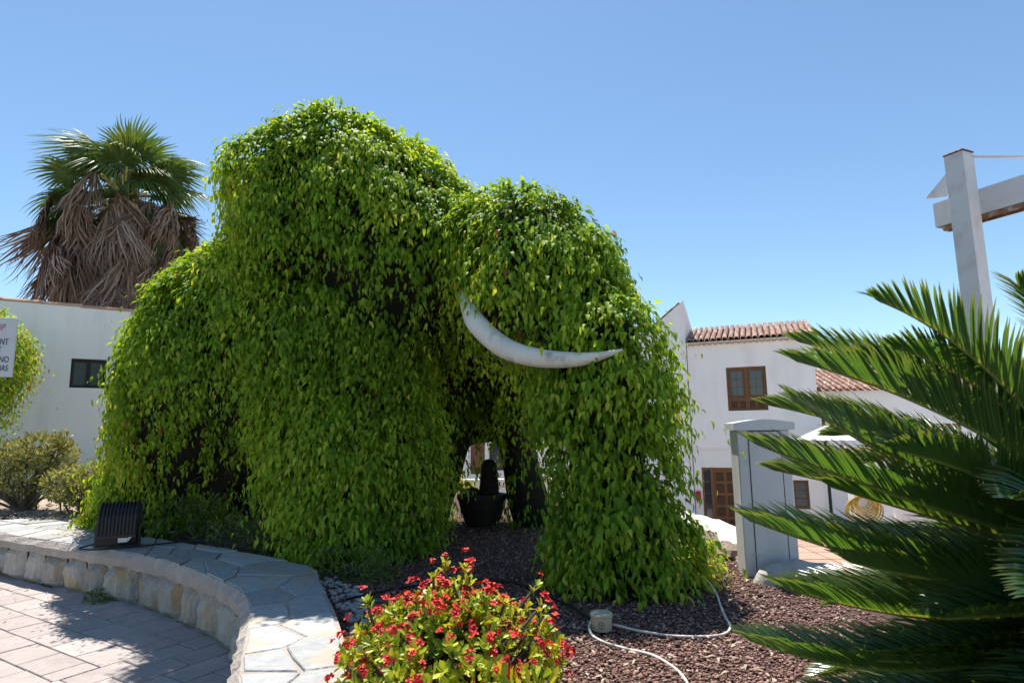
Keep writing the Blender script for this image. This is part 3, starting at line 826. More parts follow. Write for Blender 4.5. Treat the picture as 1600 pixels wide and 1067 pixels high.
lo_ = -dpt-.04; hi_ = dpt+.03; k = len(poly)
lid.add([(p[0], lo_, p[1]) for p in poly]+[(p[0], hi_, p[1]) for p in poly], [tuple(range(k)), tuple(range(2*k-1, k-1, -1))]+[(i, k+i, k+(i+1) % k, (i+1) % k) for i in range(k)])
lid.build('lid', M['cabinet'], cb)

# ------------------------------------------------------------------ steel pergola post and beam
pg = thing('pergola_post', (3.98,5.1,0), 'white steel post carrying a rusty edged beam above the cycad', 'post')
yaw = R_(-24)
def rotbox(mb, c, ax, hx, hy, z0, z1):
    ux, uy = math.cos(ax), math.sin(ax)
    P = [(c[0]+ux*a_*hx-uy*b_*hy, c[1]+uy*a_*hx+ux*b_*hy) for a_, b_ in ((-1,-1),(1,-1),(1,1),(-1,1))]
    return mb.prism(P, z0, z1, .006)
mb = MB(); rotbox(mb, (3.99,5.12), R_(24), .078, .078, -.02, 4.05); mb.build('post', M['steel'], pg, world=True)
mb = MB(); rotbox(mb, (3.99,5.12), R_(24), .083, .083, 4.052, 4.066); mb.build('cap', M['rust'], pg, world=True)
bd = np.array((.416,-.909)); bn = np.array((.909,.416)); b0 = np.array((4.075,5.62)); 
def beam(mb, s0, s1, o0, o1, z0, z1):
    P = [tuple(b0+bd*s0+bn*o0), tuple(b0+bd*s1+bn*o0), tuple(b0+bd*s1+bn*o1), tuple(b0+bd*s0+bn*o1)]
    return mb.prism(P, z0, z1, .004)
beam(MB(), 0, 2.6, 0, .11, 3.55, 3.785).build('beam', M['steel'], pg, world=True)
beam(MB(), .06, 2.6, .005, .105, 3.50, 3.547).build('flange', M['rust'], pg, world=True)
for s_, ln in ((.02, .03), (.01, .05)):
    pass
mb = MB(); g = [(3.93,5.50,3.80),(4.135,5.42,4.06),(4.20,5.36,4.03),(4.17,5.36,3.93),(4.06,5.42,3.79)]
mb.add(g+[(p[0]+.02, p[1]+.02, p[2]) for p in g], [(4,3,2,1,0),(5,6,7,8,9)]+[(i, (i+1) % 5, 5+(i+1) % 5, 5+i) for i in range(5)])
mb.build('gusset_plate', M['steel'], pg, world=True)
MB().tube([(4.06,5.08,4.015),(4.45,4.95,3.945),(5.0,4.8,3.90)], .012, 8).build('tie_rod', M['steel'], pg, world=True)

# ------------------------------------------------------------------ sign on the left edge
sg = thing('notice_sign', (-6.96,8.05,.45), 'white notice board with dark lettering on a pale post before the leafy bush', 'sign', rotz=R_(18))
MB().box(-.075, .045, -.0, .06, 0, 2.84, .004).build('post', M['steel'], sg)
MB().box(-.62, .265, -.03, -.002, 2.04, 2.84, .004).build('board', M['sign'], sg)
def text(body, size, x, z, m, parent, italic=0.0):
    cu = bpy.data.curves.new('lettering', 'FONT'); cu.body = body; cu.size = size; cu.align_x = 'RIGHT'; cu.extrude = .0015; cu.shear = italic
    tmp = bpy.data.objects.new('tmp', cu); COL.objects.link(tmp)
    dg = bpy.context.evaluated_depsgraph_get(); me = bpy.data.meshes.new_from_object(tmp.evaluated_get(dg))
    bpy.data.objects.remove(tmp)
    me.materials.clear(); me.name = 'lettering'
    link('lettering', me, parent, m, Matrix.Translation((x, -.033, z)) @ Matrix.Rotation(math.pi/2, 4, 'X') @ Matrix.Diagonal((.6, 1, 1, 1)))
text('STOP', .14, .13, 2.66, M['redink'], sg, .3)
text('PLEASE DONT', .115, .19, 2.475, M['ink'], sg)
text('TOUCH IT', .115, .12, 2.365, M['ink'], sg)
text('POR FAVOR NO', .115, .215, 2.235, M['ink'], sg)
text('TOCAR GRACIAS', .115, .215, 2.12, M['ink'], sg)

# ------------------------------------------------------------------ leafy mammoth topiary
ELL = [((-2.02,7.0,4.22),(.98,1.1,1.10)),((-2.68,6.95,4.55),(.55,.7,.55)),((-1.45,6.9,3.9),(1.0,1.0,1.02)),((-3.0,7.55,2.8),(1.5,1.08,1.12)),((-4.1,8.5,2.45),(1.0,1.1,1.2)),
       ((-.70,6.95,3.50),(.92,.90,.74)),((.20,6.15,3.30),(.74,.92,.80)),((-3.38,7.85,3.32),(.85,.9,.74)),((-.35,8.05,3.15),(1.05,.95,.62)),((-.40,9.0,2.38),(1.2,.5,.98))]  # second-last lump added behind the neck to keep sunlight out of the archway
CAP = [((-5.0,8.8,.3),(-4.5,8.55,2.2),.72,.85),((-4.5,10.3,.3),(-4.2,9.4,2.2),.75,.7),((-1.72,7.05,.3),(-1.92,7.05,2.8),.90,.80),
       ((.27,8.6,.3),(-.1,8.2,2.8),.40,.45),((-1.02,8.75,.3),(-.95,8.5,2.6),.32,.36),((.50,5.75,2.95),(.84,5.42,2.45),.44,.38),((.84,5.44,2.45),(.82,5.42,1.8),.37,.35),((.82,5.42,1.8),(.97,5.36,.4),.35,.63)]
def sdf(p, k=.21, ell=ELL, cap=CAP):
    L = []
    for c, r in ell:
        q = p-np.array(c); r = np.array(r); a = np.linalg.norm(q/r, axis=-1); b = np.linalg.norm(q/r**2, axis=-1)+1e-9
        L.append(a*(a-1)/b)
    for a, b, ra, rb in cap:
        a = np.array(a); b = np.array(b); t = np.clip(((p-a) @ (b-a))/((b-a) @ (b-a)), 0, 1)
        L.append(np.linalg.norm(p-a-t[..., None]*(b-a), axis=-1)-(ra+(rb-ra)*t))
    return -k*np.log(np.exp(-np.clip(np.stack(L), -3, 6)/k).sum(0))+.075*nz3(p, 2.3, 4)+.135

def surface_net(f, lo, hi, step):
    ax = [np.arange(lo[i], hi[i]+step, step) for i in range(3)]
    G_ = np.stack(np.meshgrid(*ax, indexing='ij'), -1); D = f(G_)
    ins = D < 0; sh = np.array(D.shape)-1
    cor = [(i, j, k) for i in (0, 1) for j in (0, 1) for k in (0, 1)]
    cnt = sum(ins[i:i+sh[0], j:j+sh[1], k:k+sh[2]].astype(int) for i, j, k in cor)
    act = (cnt > 0) & (cnt < 8)
    idx = -np.ones(act.shape, int); idx[act] = np.arange(act.sum())
    cells = np.argwhere(act)
    acc = np.zeros((len(cells), 3)); num = np.zeros(len(cells))
    for a in cor:
        for d in range(3):
            if a[d]: continue
            b = list(a); b[d] = 1
            da = D[tuple((cells+a).T)]; db = D[tuple((cells+b).T)]
            cr = (da < 0) != (db < 0); t = np.where(cr, da/(da-db+1e-12), 0)
            P = np.array(a, float)[None] + t[:, None]*(np.array(b)-np.array(a))[None]
            acc += P*cr[:, None]; num += cr
    V = (cells+acc/num[:, None])*step+np.array(lo)
    T = []
    for d in range(3):
        e1, e2 = (d+1) % 3, (d+2) % 3
        s0 = [slice(1, -1)]*3; s0[d] = slice(0, -1); s1 = [slice(1, -1)]*3; s1[d] = slice(1, None)
        A0 = ins[tuple(s0)]; A1 = ins[tuple(s1)]
        for flip, msk in ((False, A0 & ~A1), (True, ~A0 & A1)):
            c = np.argwhere(msk); off = np.ones(3, int); off[d] = 0; c = c+off
            def gi(o1, o2):
                q = c.copy(); q[:, e1] += o1; q[:, e2] += o2; return idx[tuple(q.T)]
            a, b, cc, dd = gi(-1, -1), gi(0, -1), gi(0, 0), gi(-1, 0)
            q = np.stack([a, b, cc, dd], 1)
            if flip: q = q[:, ::-1]
            T += [q[:, [0, 1, 2]], q[:, [0, 2, 3]]]
    return V, np.concatenate(T)

def grad(f, p, e=.02):
    return unit(np.stack([f(p+e*np.eye(3)[i])-f(p-e*np.eye(3)[i]) for i in range(3)], -1))

mam = thing('elephant_topiary', (-1.5,7.2,.4), 'huge leafy elephant shaped topiary with a white tusk in the gravel bed', 'topiary')
Vc, Tc = surface_net(lambda p: sdf(p)+.035+.03*nz3(p, 3.0, 2), (-6.4,5.0-.9,.25), (2.2,11.2,6.0), .1)
inv = np.array(wm(mam).inverted())[:3]
def to_local(V): return V @ inv[:, :3].T + inv[:, 3]
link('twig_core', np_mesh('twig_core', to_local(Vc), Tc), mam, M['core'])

SHOOTS = [((-1.25,5.95,3.95),.22),((1.55,5.2,.55),.30),((.35,5.05,3.1),.14),((-2.9,6.3,4.3),.16),((.75,4.9,2.7),.18),((-.2,5.6,3.9),.16),((-4.9,7.7,1.2),.35)]
def sprig_leaves(f, V, T, nspr, zmin, per=8, L0=.092, front=None, clump=.145, seed=0, leng=(.13, .33)):
    """drooping sprigs over the implicit surface f; returns leaf arrays"""
    e1 = V[T[:, 1]]-V[T[:, 0]]; e2 = V[T[:, 2]]-V[T[:, 0]]
    ar = np.linalg.norm(np.cross(e1, e2), axis=1)
    cen = V[T].mean(1)
    wgt = ar.copy()
    if front is not None: wgt = wgt*front(cen)
    wgt /= wgt.sum()
    ti = RNG.choice(len(T), nspr, p=wgt)
    r1, r2 = RNG.random(nspr), RNG.random(nspr); sq = np.sqrt(r1)
    p = V[T[ti, 0]]*(1-sq)[:, None] + V[T[ti, 1]]*(sq*(1-r2))[:, None] + V[T[ti, 2]]*(sq*r2)[:, None]
    n = grad(f, p)
    cl = nz3(p, 3.2, seed)*.6 + nz3(p, 7.5, seed+3)*.5
    keep = (p[:, 2] > zmin) & (RNG.random(nspr) < np.clip(.80+.42*cl, .2, 1))
    p, n, cl = p[keep], n[keep], cl[keep]; m_ = len(p)
    p = p + n*(.01 + clump*(cl[:, None]*1.25+.42) + .03*RNG.normal(size=(m_, 1)))
    d0 = unit(n*1.0 + RNG.normal(size=(m_, 3))*.45 + np.array((0, 0, .15)))
    ln = RNG.uniform(*leng, m_); long_ = RNG.random(m_) < .04; ln = np.where(long_, ln*1.9, ln)
    P, Tn, Nn, Lg, ti_ = [], [], [], [], []
    down = np.array((0, 0, -1.0))
    young = np.clip(  .30+.34*nz3(p, 1.3, seed+9)+.26*RNG.normal(size=m_), 0, 1)
    for c_, r_ in SHOOTS: young = np.clip(young+.75*np.exp(-(np.linalg.norm(p-np.array(c_), axis=1)/r_)**2), 0, 1)
    for k in range(per):
        s = (k+.6)/per
        q = p + d0*(ln*s)[:, None] + down*((ln*.95)*(s**1.8))[:, None]
        q = q + RNG.normal(size=(m_, 3))*.028
        tang = unit(d0*(1-s)+down*s*1.3)
        side = unit(np.cross(tang, n+.01)) * (1 if k % 2 else -1)
        dn = down-n*(n @ down)[:, None]*.75
        t = dn*.80 + side*.42 + n*RNG.uniform(.12, .8, (m_, 1)) + tang*.25 + RNG.normal(size=(m_, 3))*.22
        nn_ = n*.7 + np.array((0, 0, .85)) + RNG.normal(size=(m_, 3))*.42 + side*.25
        P.append(q); Tn.append(t); Nn.append(nn_)
        Lg.append(L0*RNG.uniform(.60, 1.28, m_)*(1.0-.22*s))
        ti_.append(np.where(RNG.random(m_) < .004, 1.0, np.clip(young*.75 + .34*s - .04 + .16*RNG.normal(size=m_), 0, .955)))
    P = np.concatenate(P); ok = P[:, 2] > zmin-.0
    return [a[ok] for a in (P, np.concatenate(Tn), np.concatenate(Nn), np.concatenate(Lg), np.concatenate(ti_))]

def cam_w(c):
    g_ = grad(sdf, c)
    return np.where(c[:, 1] > 8.6, np.where(c[:, 0] > -1.6, .9, .45), 1.0)*np.where(c[:, 2] < .35, 0, 1)*np.where(g_[:, 2] < -.35, .25, 1.0)*np.where((g_[:, 1] < -.2) & (c[:, 1] < 7.7), 1.5, 1.0)*np.where((c[:, 1] > 7.6) & (c[:, 0] > -1.3) & (c[:, 2] < 2.9), .6, 1.0)*np.where((c[:, 1] > 8.0) & (c[:, 0] > -4.2) & (c[:, 2] < 1.9), .3, 1.0)
P, Tn, Nn, Lg, ti = sprig_leaves(sdf, Vc, Tc, 22500, .44, 8, .090, cam_w, seed=1)
# keep the tusk clear of leaves
TUSK = np.array(spline([(-.46,5.90,3.02),(-.39,5.56,2.82),(-.30,5.34,2.62),(-.07,5.17,2.395),(.2,5.03,2.285),(.5,4.90,2.25),(.70,4.84,2.268),(.88,4.82,2.315)], 6))
dt = np.min(np.linalg.norm(P[:, None, :]-TUSK[None, 8::4, :], axis=2) if len(P) < 1 else np.stack([np.linalg.norm(P-q, axis=1) for q in TUSK[6:30:3]], 1), axis=1)
clear = np.ones(len(P), bool)
# nothing may hang on the near side of the tusk
tz = np.interp(P[:, 0], TUSK[:, 0], TUSK[:, 2]); ty = np.interp(P[:, 0], TUSK[:, 0], TUSK[:, 1])
clear &= ~((P[:, 0] > -.27) & (P[:, 0] < .44) & (P[:, 2]-.05 < tz+.035+.05*np.sin(P[:, 0]*23)) & (P[:, 2] > tz-.14) & (P[:, 1] < ty+.10))
P, Tn, Nn, Lg, ti = P[clear], Tn[clear], Nn[clear], Lg[clear], ti[clear]
outer = (sdf(P) > .10) & ((np.array(EYE)-P)*grad(sdf, P)).sum(1) .__gt__(0)
big, rest_i = split_largest(P, Tn, Nn, Lg, 300, outer)
leaf_objects('leaf', mam, M['ficus'], P[big], Tn[big], Nn[big], Lg[big], Lg[big]*.48, ti[big])
link('foliage', leaves_mesh('foliage', to_local(P[rest_i]), Tn[rest_i], Nn[rest_i], Lg[rest_i], Lg[rest_i]*.48, ti[rest_i]), mam, M['ficus'], kind='stuff')
rt_ = np.array([.085,.10,.112,.112,.098,.075,.045,.012])
tr = np.interp(np.linspace(0, 1, len(TUSK)), np.linspace(0, 1, 8), rt_)
MB().tube(TUSK.tolist(), (tr*.82).tolist(), 16).build('tusk', M['tusk'], mam, smooth=True, world=True)
# bare twigs showing through
tw_ = MB()
e1 = RNG.choice(len(Tc), 420)
for i in e1:
    p = Vc[Tc[i]].mean(0)
    if p[2] < .6: continue
    nn_ = grad(sdf, p[None])[0]; d = unit(nn_*.5+RNG.normal(size=3)*.6)
    L_ = RNG.uniform(.15, .35)
    tw_.tube([p, p+d*L_*.5+[0, 0, .02], p+d*L_+[0, 0, -.04]], [.006, .004, .002], 4, cap=False)
tw_.build('twigs', M['twig'], mam, world=True, kind='stuff')

# second leafy topiary cut by the left edge of the photo
E2 = [((-9.6,10.4,3.25),(.95,.85,.75)),((-9.3,10.25,2.75),(.62,.6,.55))]; C2 = [((-9.4,10.5,.4),(-9.4,10.5,3.0),.16,.2)]
f2 = lambda p: sdf(p, .2, E2, C2)
V2, T2 = surface_net(lambda p: f2(p)+.06, (-10.6,9.1,.3), (-7.4,11.8,4.5), .1)
b2 = thing('leafy_bush', (-9.4,10.5,.45), 'bright green hanging leafy bush behind the white notice sign', 'bush')
inv = np.array(wm(b2).inverted())[:3]
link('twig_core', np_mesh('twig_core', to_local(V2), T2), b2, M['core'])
p_, t_, n_, l_, q_ = sprig_leaves(f2, V2, T2, 2600, 1.0, 8, .085, None, seed=5, leng=(.2, .45))
q_ = np.clip(q_+.18, 0, 1)
bi, ri = split_largest(p_, t_, n_, l_, 60)
leaf_objects('leaf', b2, M['ficus'], p_[bi], t_[bi], n_[bi], l_[bi], l_[bi]*.55, q_[bi])
link('foliage', leaves_mesh('foliage', to_local(p_[ri]), t_[ri], n_[ri], l_[ri], l_[ri]*.55, q_[ri]), b2, M['ficus'], kind='stuff')

# dark post and block inside the archway
dk = thing('dark_post', (-.45,8.7,.38), 'dark rounded post rising from a dark planter inside the leafy archway', 'post')
MB().lathe([(.20,0),(.24,.05),(.30,.22),(.335,.36),(.35,.37),(.35,.43),(.26,.44),(.22,.40),(.05,.41)], 18).build('planter', M['darkpost'], dk)
MB().lathe([(.13,.40),(.14,.5),(.125,.62),(.12,.75),(.105,.84),(.06,.90),(.01,.91)], 12, (.10,0,0)).build('post', M['darkpost'], dk, smooth=True)
MB().lathe([(.10,.40),(.11,.46),(.07,.51),(.01,.53)], 10, (-.13,.02,0)).build('stump', M['darkpost'], dk, smooth=True)

# ------------------------------------------------------------------ fan palm
PC = np.array((-10.75,16.2))
palm = thing('fan_palm', (PC[0],PC[1],.15), 'tall fan palm with a shaggy skirt of dead brown fronds behind the house', 'palm tree')
mb = MB(); mb.lathe([(.55,0),(.45,1.5),(.42,4),(.40,7),(.34,8.4),(.12,8.9)], 14); mb.build('trunk', M['bark'], palm)
def fan(name, nb, spread, R0, droop, wid, seed, dead=False, pet=.8):
    """palmate frond along +x: petiole then blade segments"""
    rn = np.random.default_rng(seed); V = []; T = []; A_ = []
    def strip_(pts, ws, up, tint, tw=0.0):
        base = len(V)
        for i, (p, w_) in enumerate(zip(pts, ws)):
            t = unit(np.array(pts[min(i+1, len(pts)-1)])-np.array(pts[max(i-1, 0)])); s = unit(np.cross(t, up))
            fold = np.cross(s, t)*w_*.45
            V.extend([np.array(p)-s*w_+fold, np.array(p), np.array(p)+s*w_+fold]); A_.extend([tint]*3)
        for i in range(len(pts)-1):
            a = base+i*3
            T.extend([(a, a+1, a+4), (a, a+4, a+3), (a+1, a+2, a+5), (a+1, a+5, a+4)])
    hub = np.array((pet, 0, -.25*pet*pet if not dead else -.35*pet))
    strip_([np.zeros(3), hub*.5+np.array((0, 0, .06)), hub], [.03, .022, .018], np.array((0, 0, 1.)), .75 if not dead else .55)
    for k in range(nb):
        a = (k/(nb-1)-.5)*2*spread + rn.normal(0, .02)
        r = R0*(.72+.28*math.cos(a*.8))*rn.uniform(.88, 1.08)
        pts = []; ws = []
        for s, w_ in ((.04, .25), (.28, .8), (.5, 1.0), (.72, .75), (.9, .35), (1.0, .03)):
            if dead:
                ang = a*(.55+.3*s)
                x = hub[0]+.14*r*s*math.cos(ang)*(1-.4*s)+rn.normal(0, .03); y = math.sin(ang)*r*.36*s+rn.normal(0, .03)
                z = hub[2]-r*(.15*s+.85*s**1.25)
            else:
                x = hub[0]+r*s*math.cos(a); y = r*s*math.sin(a); z = hub[2]+.10*r*s-droop*r*max(0, s-.35)**2.0*2.2+rn.normal(0, .01)*s + .12*abs(math.sin(a))*r*s
            pts.append(np.array((x, y, z))); ws.append(wid*w_)
        tint = np.clip((.45+.2*rn.normal()) if not dead else rn.uniform(.05, 1), 0, 1)
        strip_(pts, ws, np.array((0, 0, 1.)) if not dead else np.array((1., 0, .2)), tint)
    return np_mesh(name, np.array(V), np.array(T), {'tint': np.array(A_)})
greens = [fan('frond', 36, 2.0, .92, .45+.25*i, .036, 30+i, False, 1.0) for i in range(4)]
for g_ in greens: g_.materials.append(M['palm_green'])
deads = [fan('dead_frond', 40, 1.7, 1.2+.22*i, 0, .0165, 50+i, True, .9) for i in range(5)]
for g_ in deads: g_.materials.append(M['palm_dead'])
rn = np.random.default_rng(3)
for i in range(60):
    el = R_(74-i*2.0+rn.normal(0, 10)); az = i*2.399+rn.normal(0, .15)
    sc = rn.uniform(.85, 1.12); z = 8.35-i*.012
    mt = Matrix.Translation((.22*math.cos(az), .22*math.sin(az), z)) @ Matrix.Rotation(az, 4, 'Z') @ Matrix.Rotation(-el, 4, 'Y') @ Matrix.Rotation(rn.normal(0, .25), 4, 'X') @ Matrix.Scale(sc*.98, 4)
    link('frond', greens[i % 4], palm, None, mt)
for i in range(290):
    f_ = i/290; z = 8.15-4.9*f_**1.05; az = i*2.399+rn.normal(0, .2)
    el = R_((6-38*f_)+rn.normal(0, 8)); sc = rn.uniform(.7, 1.25)*(1.10-.15*f_)
    mt = Matrix.Translation((.30*math.cos(az), .30*math.sin(az), z)) @ Matrix.Rotation(az, 4, 'Z') @ Matrix.Rotation(-el, 4, 'Y') @ Matrix.Rotation(rn.normal(0, .3), 4, 'X') @ Matrix.Scale(sc, 4)
    mt = mt @ Matrix.Diagonal((1.12-.27*f_, 1.2, 1, 1))
    link('dead_frond', deads[i % 5], palm, None, mt)

# ------------------------------------------------------------------ cycad in the right foreground
CY = np.array((1.98,2.0,1.22))
cyc = thing('cycad', (CY[0],CY[1],.4), 'large dark green cycad with arching feathery fronds in the right foreground', 'cycad')
inv_c = wm(cyc).inverted(); invn = np.array(inv_c)[:3]
mb = MB(); mb.lathe([(.2,-.05),(.19,.2),(.17,.5),(.15,.75),(.06,.85)], 14); mb.build('trunk', M['bark'], cyc)
ST = [(0,.55),(.3,1.0),(.7,.8),(1.0,.05)]
LF_T = np.array([(t, s*w_, b) for (t, w_), b in zip(ST, (0,.03,.02,-.05)) for s in (-1, 0, 1)], float)
LF_T[:, 2] += np.abs(LF_T[:, 1])*.014
LF_F = np.array([f for i in range(3) for f in ((i*3, i*3+1, i*3+4), (i*3, i*3+4, i*3+3), (i*3+1, i*3+2, i*3+5), (i*3+1, i*3+5, i*3+4))], np.int32)
def bez(a, b, c, t): return (1-t)[:, None]**2*a + (2*t*(1-t))[:, None]*b + (t**2)[:, None]*c
fronds = []
def frond(tip, ctrl=None, n=88, base=None, Lm=.25, V_=.62, roll=.0, lift=.35):
    base = CY+np.array((RNG.normal(0, .03), RNG.normal(0, .03), RNG.normal(0, .03))) if base is None else np.array(base)
    tip = np.array(tip, float)
    ctrl = np.array(ctrl, float) if ctrl is not None else (base+tip)/2+np.array((0, 0, lift*np.linalg.norm(tip-base)*.6))
    t = np.linspace(.0, 1, 40); C = bez(base, ctrl, tip, t)
    tl_ = np.linspace(.14, .995, n)
    Pq = []; Tq = []; Nq = []; Lq = []
    for sd in (-1, 1):
        tt_ = tl_+RNG.normal(0, .002, n)
        P0 = bez(base, ctrl, tip, tt_); T0 = unit(bez(base, ctrl, tip, tt_+.01)-P0)
        side = unit(np.cross(T0, np.array((0, 0, 1.)))); up = np.cross(side, T0)
        cr, sr = math.cos(roll), math.sin(roll)
        side, up = side*cr+up*sr, up*cr-side*sr
        ang = np.interp(tt_, [0, .3, .8, 1], [1.05, .82, .55, .28])+RNG.normal(0, .035, n)
        vv = V_+RNG.normal(0, .05, n)
        lat = side*sd*np.cos(vv)[:, None]+up*np.sin(vv)[:, None]
        d = T0*np.cos(ang)[:, None]+lat*np.sin(ang)[:, None]
        nrm = up*np.cos(vv)[:, None]-side*sd*np.sin(vv)[:, None]
        ln = Lm*np.interp(tt_, [.14, .3, .6, .85, 1], [.55, .95, 1.0, .72, .32])*RNG.uniform(.93, 1.06, n)
        Pq.append(P0); Tq.append(d); Nq.append(nrm); Lq.append(ln)
    fronds.append((C, *[np.concatenate(a) for a in (Pq, Tq, Nq, Lq)]))
# tips and bends of the fronds that reach into the picture
frond((1.16,1.88,2.08), (1.62,1.95,1.92), V_=.7, roll=-.1)
frond((.90,1.92,1.90), (1.55,1.95,1.72), V_=.95)
frond((.87,1.88,1.77), (1.45,1.9,1.38), V_=1.0, roll=.15)
frond((.76,1.92,1.64), (1.42,1.92,1.36), V_=.95, roll=.15)
frond((.70,1.88,1.42), (1.35,1.88,1.16), V_=.95, roll=.15)
frond((.80,1.90,1.22), (1.40,1.9,1.02), V_=.8)
frond((.66,1.82,1.10), (1.30,1.82,.86), V_=.85, roll=.1)
frond((.80,1.78,.96), (1.35,1.8,.80), V_=.8)
frond((1.56,1.82,2.10), (1.85,1.95,1.95))
frond((1.12,2.35,2.02), (1.6,2.2,1.85), V_=.8)
frond((1.05,2.5,1.78), (1.55,2.3,1.65), V_=.8)
frond((1.05,2.5,1.52), (1.5,2.3,1.42), V_=.8)
frond((1.10,2.4,1.30), (1.5,2.2,1.2), V_=.8)
frond((1.10,2.4,1.10), (1.5,2.2,1.1)); frond((1.05,2.2,.86), (1.5,2.1,.98)); frond((1.0,2.2,.70), (1.5,2.1,.9))
frond((1.25,1.45,1.05), (1.6,1.7,1.25)); frond((1.15,1.6,.90), (1.55,1.8,1.05)); frond((1.22,1.5,1.30), (1.62,1.75,1.38), V_=.6)
frond((1.35,1.35,1.35), (1.7,1.6,1.45), V_=.5); frond((1.30,1.55,.72), (1.6,1.8,.95)); frond((1.15,1.72,1.18), (1.55,1.85,1.15), V_=.6)
frond((1.25,1.5,.62), (1.6,1.7,.85)); frond((1.35,1.3,.85), (1.65,1.6,1.05)); frond((1.2,1.75,.60), (1.55,1.85,.85)); frond((1.3,1.62,1.5), (1.65,1.8,1.5), V_=.6)
frond((1.42,2.1,.66), (1.7,2.05,.9)); frond((1.45,1.8,.60), (1.7,1.9,.9)); frond((1.5,1.6,1.0), (1.75,1.8,1.15))
frond((1.26,1.98,1.94), (1.68,2.0,1.82), V_=.7, roll=-.1)
frond((1.20,2.1,1.92), (1.62,2.1,1.82), V_=.8)
frond((1.12,1.8,1.62), (1.55,1.9,1.52), V_=.85, roll=.1)
frond((1.02,2.0,1.50), (1.5,2.0,1.34), V_=.9, roll=.1)
frond((.98,1.85,1.30), (1.45,1.9,1.16), V_=.85)
frond((1.0,1.8,1.05), (1.45,1.88,.98), V_=.8)
frond((1.05,1.72,.86), (1.5,1.82,.88), V_=.8)
frond((.95,1.95,.80), (1.42,1.95,.90), V_=.8)
frond((1.6,2.95,1.5), (1.8,2.5,1.65)); frond((1.7,2.9,1.1), (1.85,2.5,1.3)); frond((1.4,2.7,1.65), (1.7,2.4,1.7)); frond((1.35,2.7,.95), (1.7,2.4,1.15))
for k in range(13):
    az = R_(-60+k*13+random.uniform(-4, 4)); el = random.choice((.15, -.2, .45)); r = random.uniform(1.05, 1.25)
    frond(CY+np.array((math.cos(az)*math.cos(el)*r, math.sin(az)*math.cos(el)*r, math.sin(el)*r)), lift=.45, n=60)
allP = np.concatenate([f[1] for f in fronds]); allT = np.concatenate([f[2] for f in fronds]); allN = np.concatenate([f[3] for f in fronds]); allL = np.concatenate([f[4] for f in fronds])
fid = np.concatenate([np.full(len(f[1]), i) for i, f in enumerate(fronds)])
LWID = .0056
rel = allP+allT*.1-np.array(EYE); inview = (np.abs(rel[:, 0]/np.maximum(rel[:, 1], .1)) < .84) & (rel[:, 1] > .5) & (fid < 12) & (rel[:, 2]/rel[:, 1] > -.42)
bi, ri = split_largest(allP, allT, allN, allL, 300, inview)
isbig = np.zeros(len(allP), bool); isbig[bi] = True
one = np_mesh('leaflet', LF_T, LF_F, {'tint': LF_T[:, 0]}, smooth=False); one.materials.append(M['cycad'])
for i, f in enumerate(fronds):
    C = f[0]
    mb = MB(); mb.tube(C[:].tolist(), np.interp(np.linspace(0, 1, len(C)), [0, .1, 1], [.011, .0065, .0018]).tolist(), 6)
    fo = mb.build('frond', M['rachis'], cyc, world=True, smooth=True)
    sel = (fid == i) & ~isbig
    T_, S_, N_ = leaf_frames(allT[sel], allN[sel]); Pp = allP[sel]; Ln = allL[sel]; k = len(LF_T)
    V = Pp[:, None]+T_[:, None]*(LF_T[None, :, 0:1]*Ln[:, None, None])+S_[:, None]*(LF_T[None, :, 1:2]*LWID)+N_[:, None]*(LF_T[None, :, 2:3]*Ln[:, None, None])
    V = V.reshape(-1, 3) @ invn[:, :3].T+invn[:, 3]
    Fq = (LF_F[None]+(np.arange(len(Pp))*k)[:, None, None]).reshape(-1, 3)
    link('leaflets', np_mesh('leaflets', V, Fq, {'tint': np.tile(LF_T[:, 0], len(Pp))}), fo, M['cycad'], kind='stuff')
    T_, S_, N_ = leaf_frames(allT, allN)
    for j in np.where((fid == i) & isbig)[0]:
        mt = Matrix.Identity(4)
        for r in range(3):
            mt[r][0] = T_[j][r]*allL[j]; mt[r][1] = S_[j][r]*LWID; mt[r][2] = N_[j][r]*allL[j]; mt[r][3] = allP[j][r]
        link('leaflet', one, fo, None, inv_c @ mt)

# ------------------------------------------------------------------ red flowering shrub
FB = np.array((-.30,3.05,.40))
fb = thing('flowering_shrub', tuple(FB), 'crown of thorns shrub with clustered red flowers and yellow green leaves by the wall', 'shrub')
inv = np.array(wm(fb).inverted())[:3]
tips = []
def dome(th_, ph, r=1.0):
    return FB+np.array((math.cos(th_)*math.cos(ph)*.46*r, math.sin(th_)*math.cos(ph)*.48*r,   .12+math.sin(ph)*.44*r))
while len(tips) < 620:
    th_ = random.uniform(0, 2*math.pi); ph = random.uniform(-.12, 1.5); r = random.uniform(.70, 1.0)
    p = dome(th_, ph, r); fl_ = (p-FB)*np.array((1, 1, 0)); p = p+fl_*(.75*max(0, math.sin(ph))*(1-math.sin(ph))+.04)
    tips.append((p, unit(p-(FB+np.array((0, 0, -.05))))))
for (dx, dz) in ((-.06,.66),(.03,.64),(-.12,.60),(-.02,.58),(.06,.60)):
    p = FB+np.array((dx+.02, random.uniform(-.1, .1), dz)); tips.append((p, unit(np.array((dx*.5, 0, 1.)))))
for (dx, dz) in ((.42,.5),(.45,.42),(.40,.55),(.46,.36),(-.44,.30),(-.42,.50),(-.46,.20)):
    p = FB+np.array((dx, random.uniform(-.2, .1), dz)); tips.append((p, unit(np.array((dx, 0, .8)))))
st = MB(); P=[];T=[];N=[];Lg_=[];tn=[]
flw = []
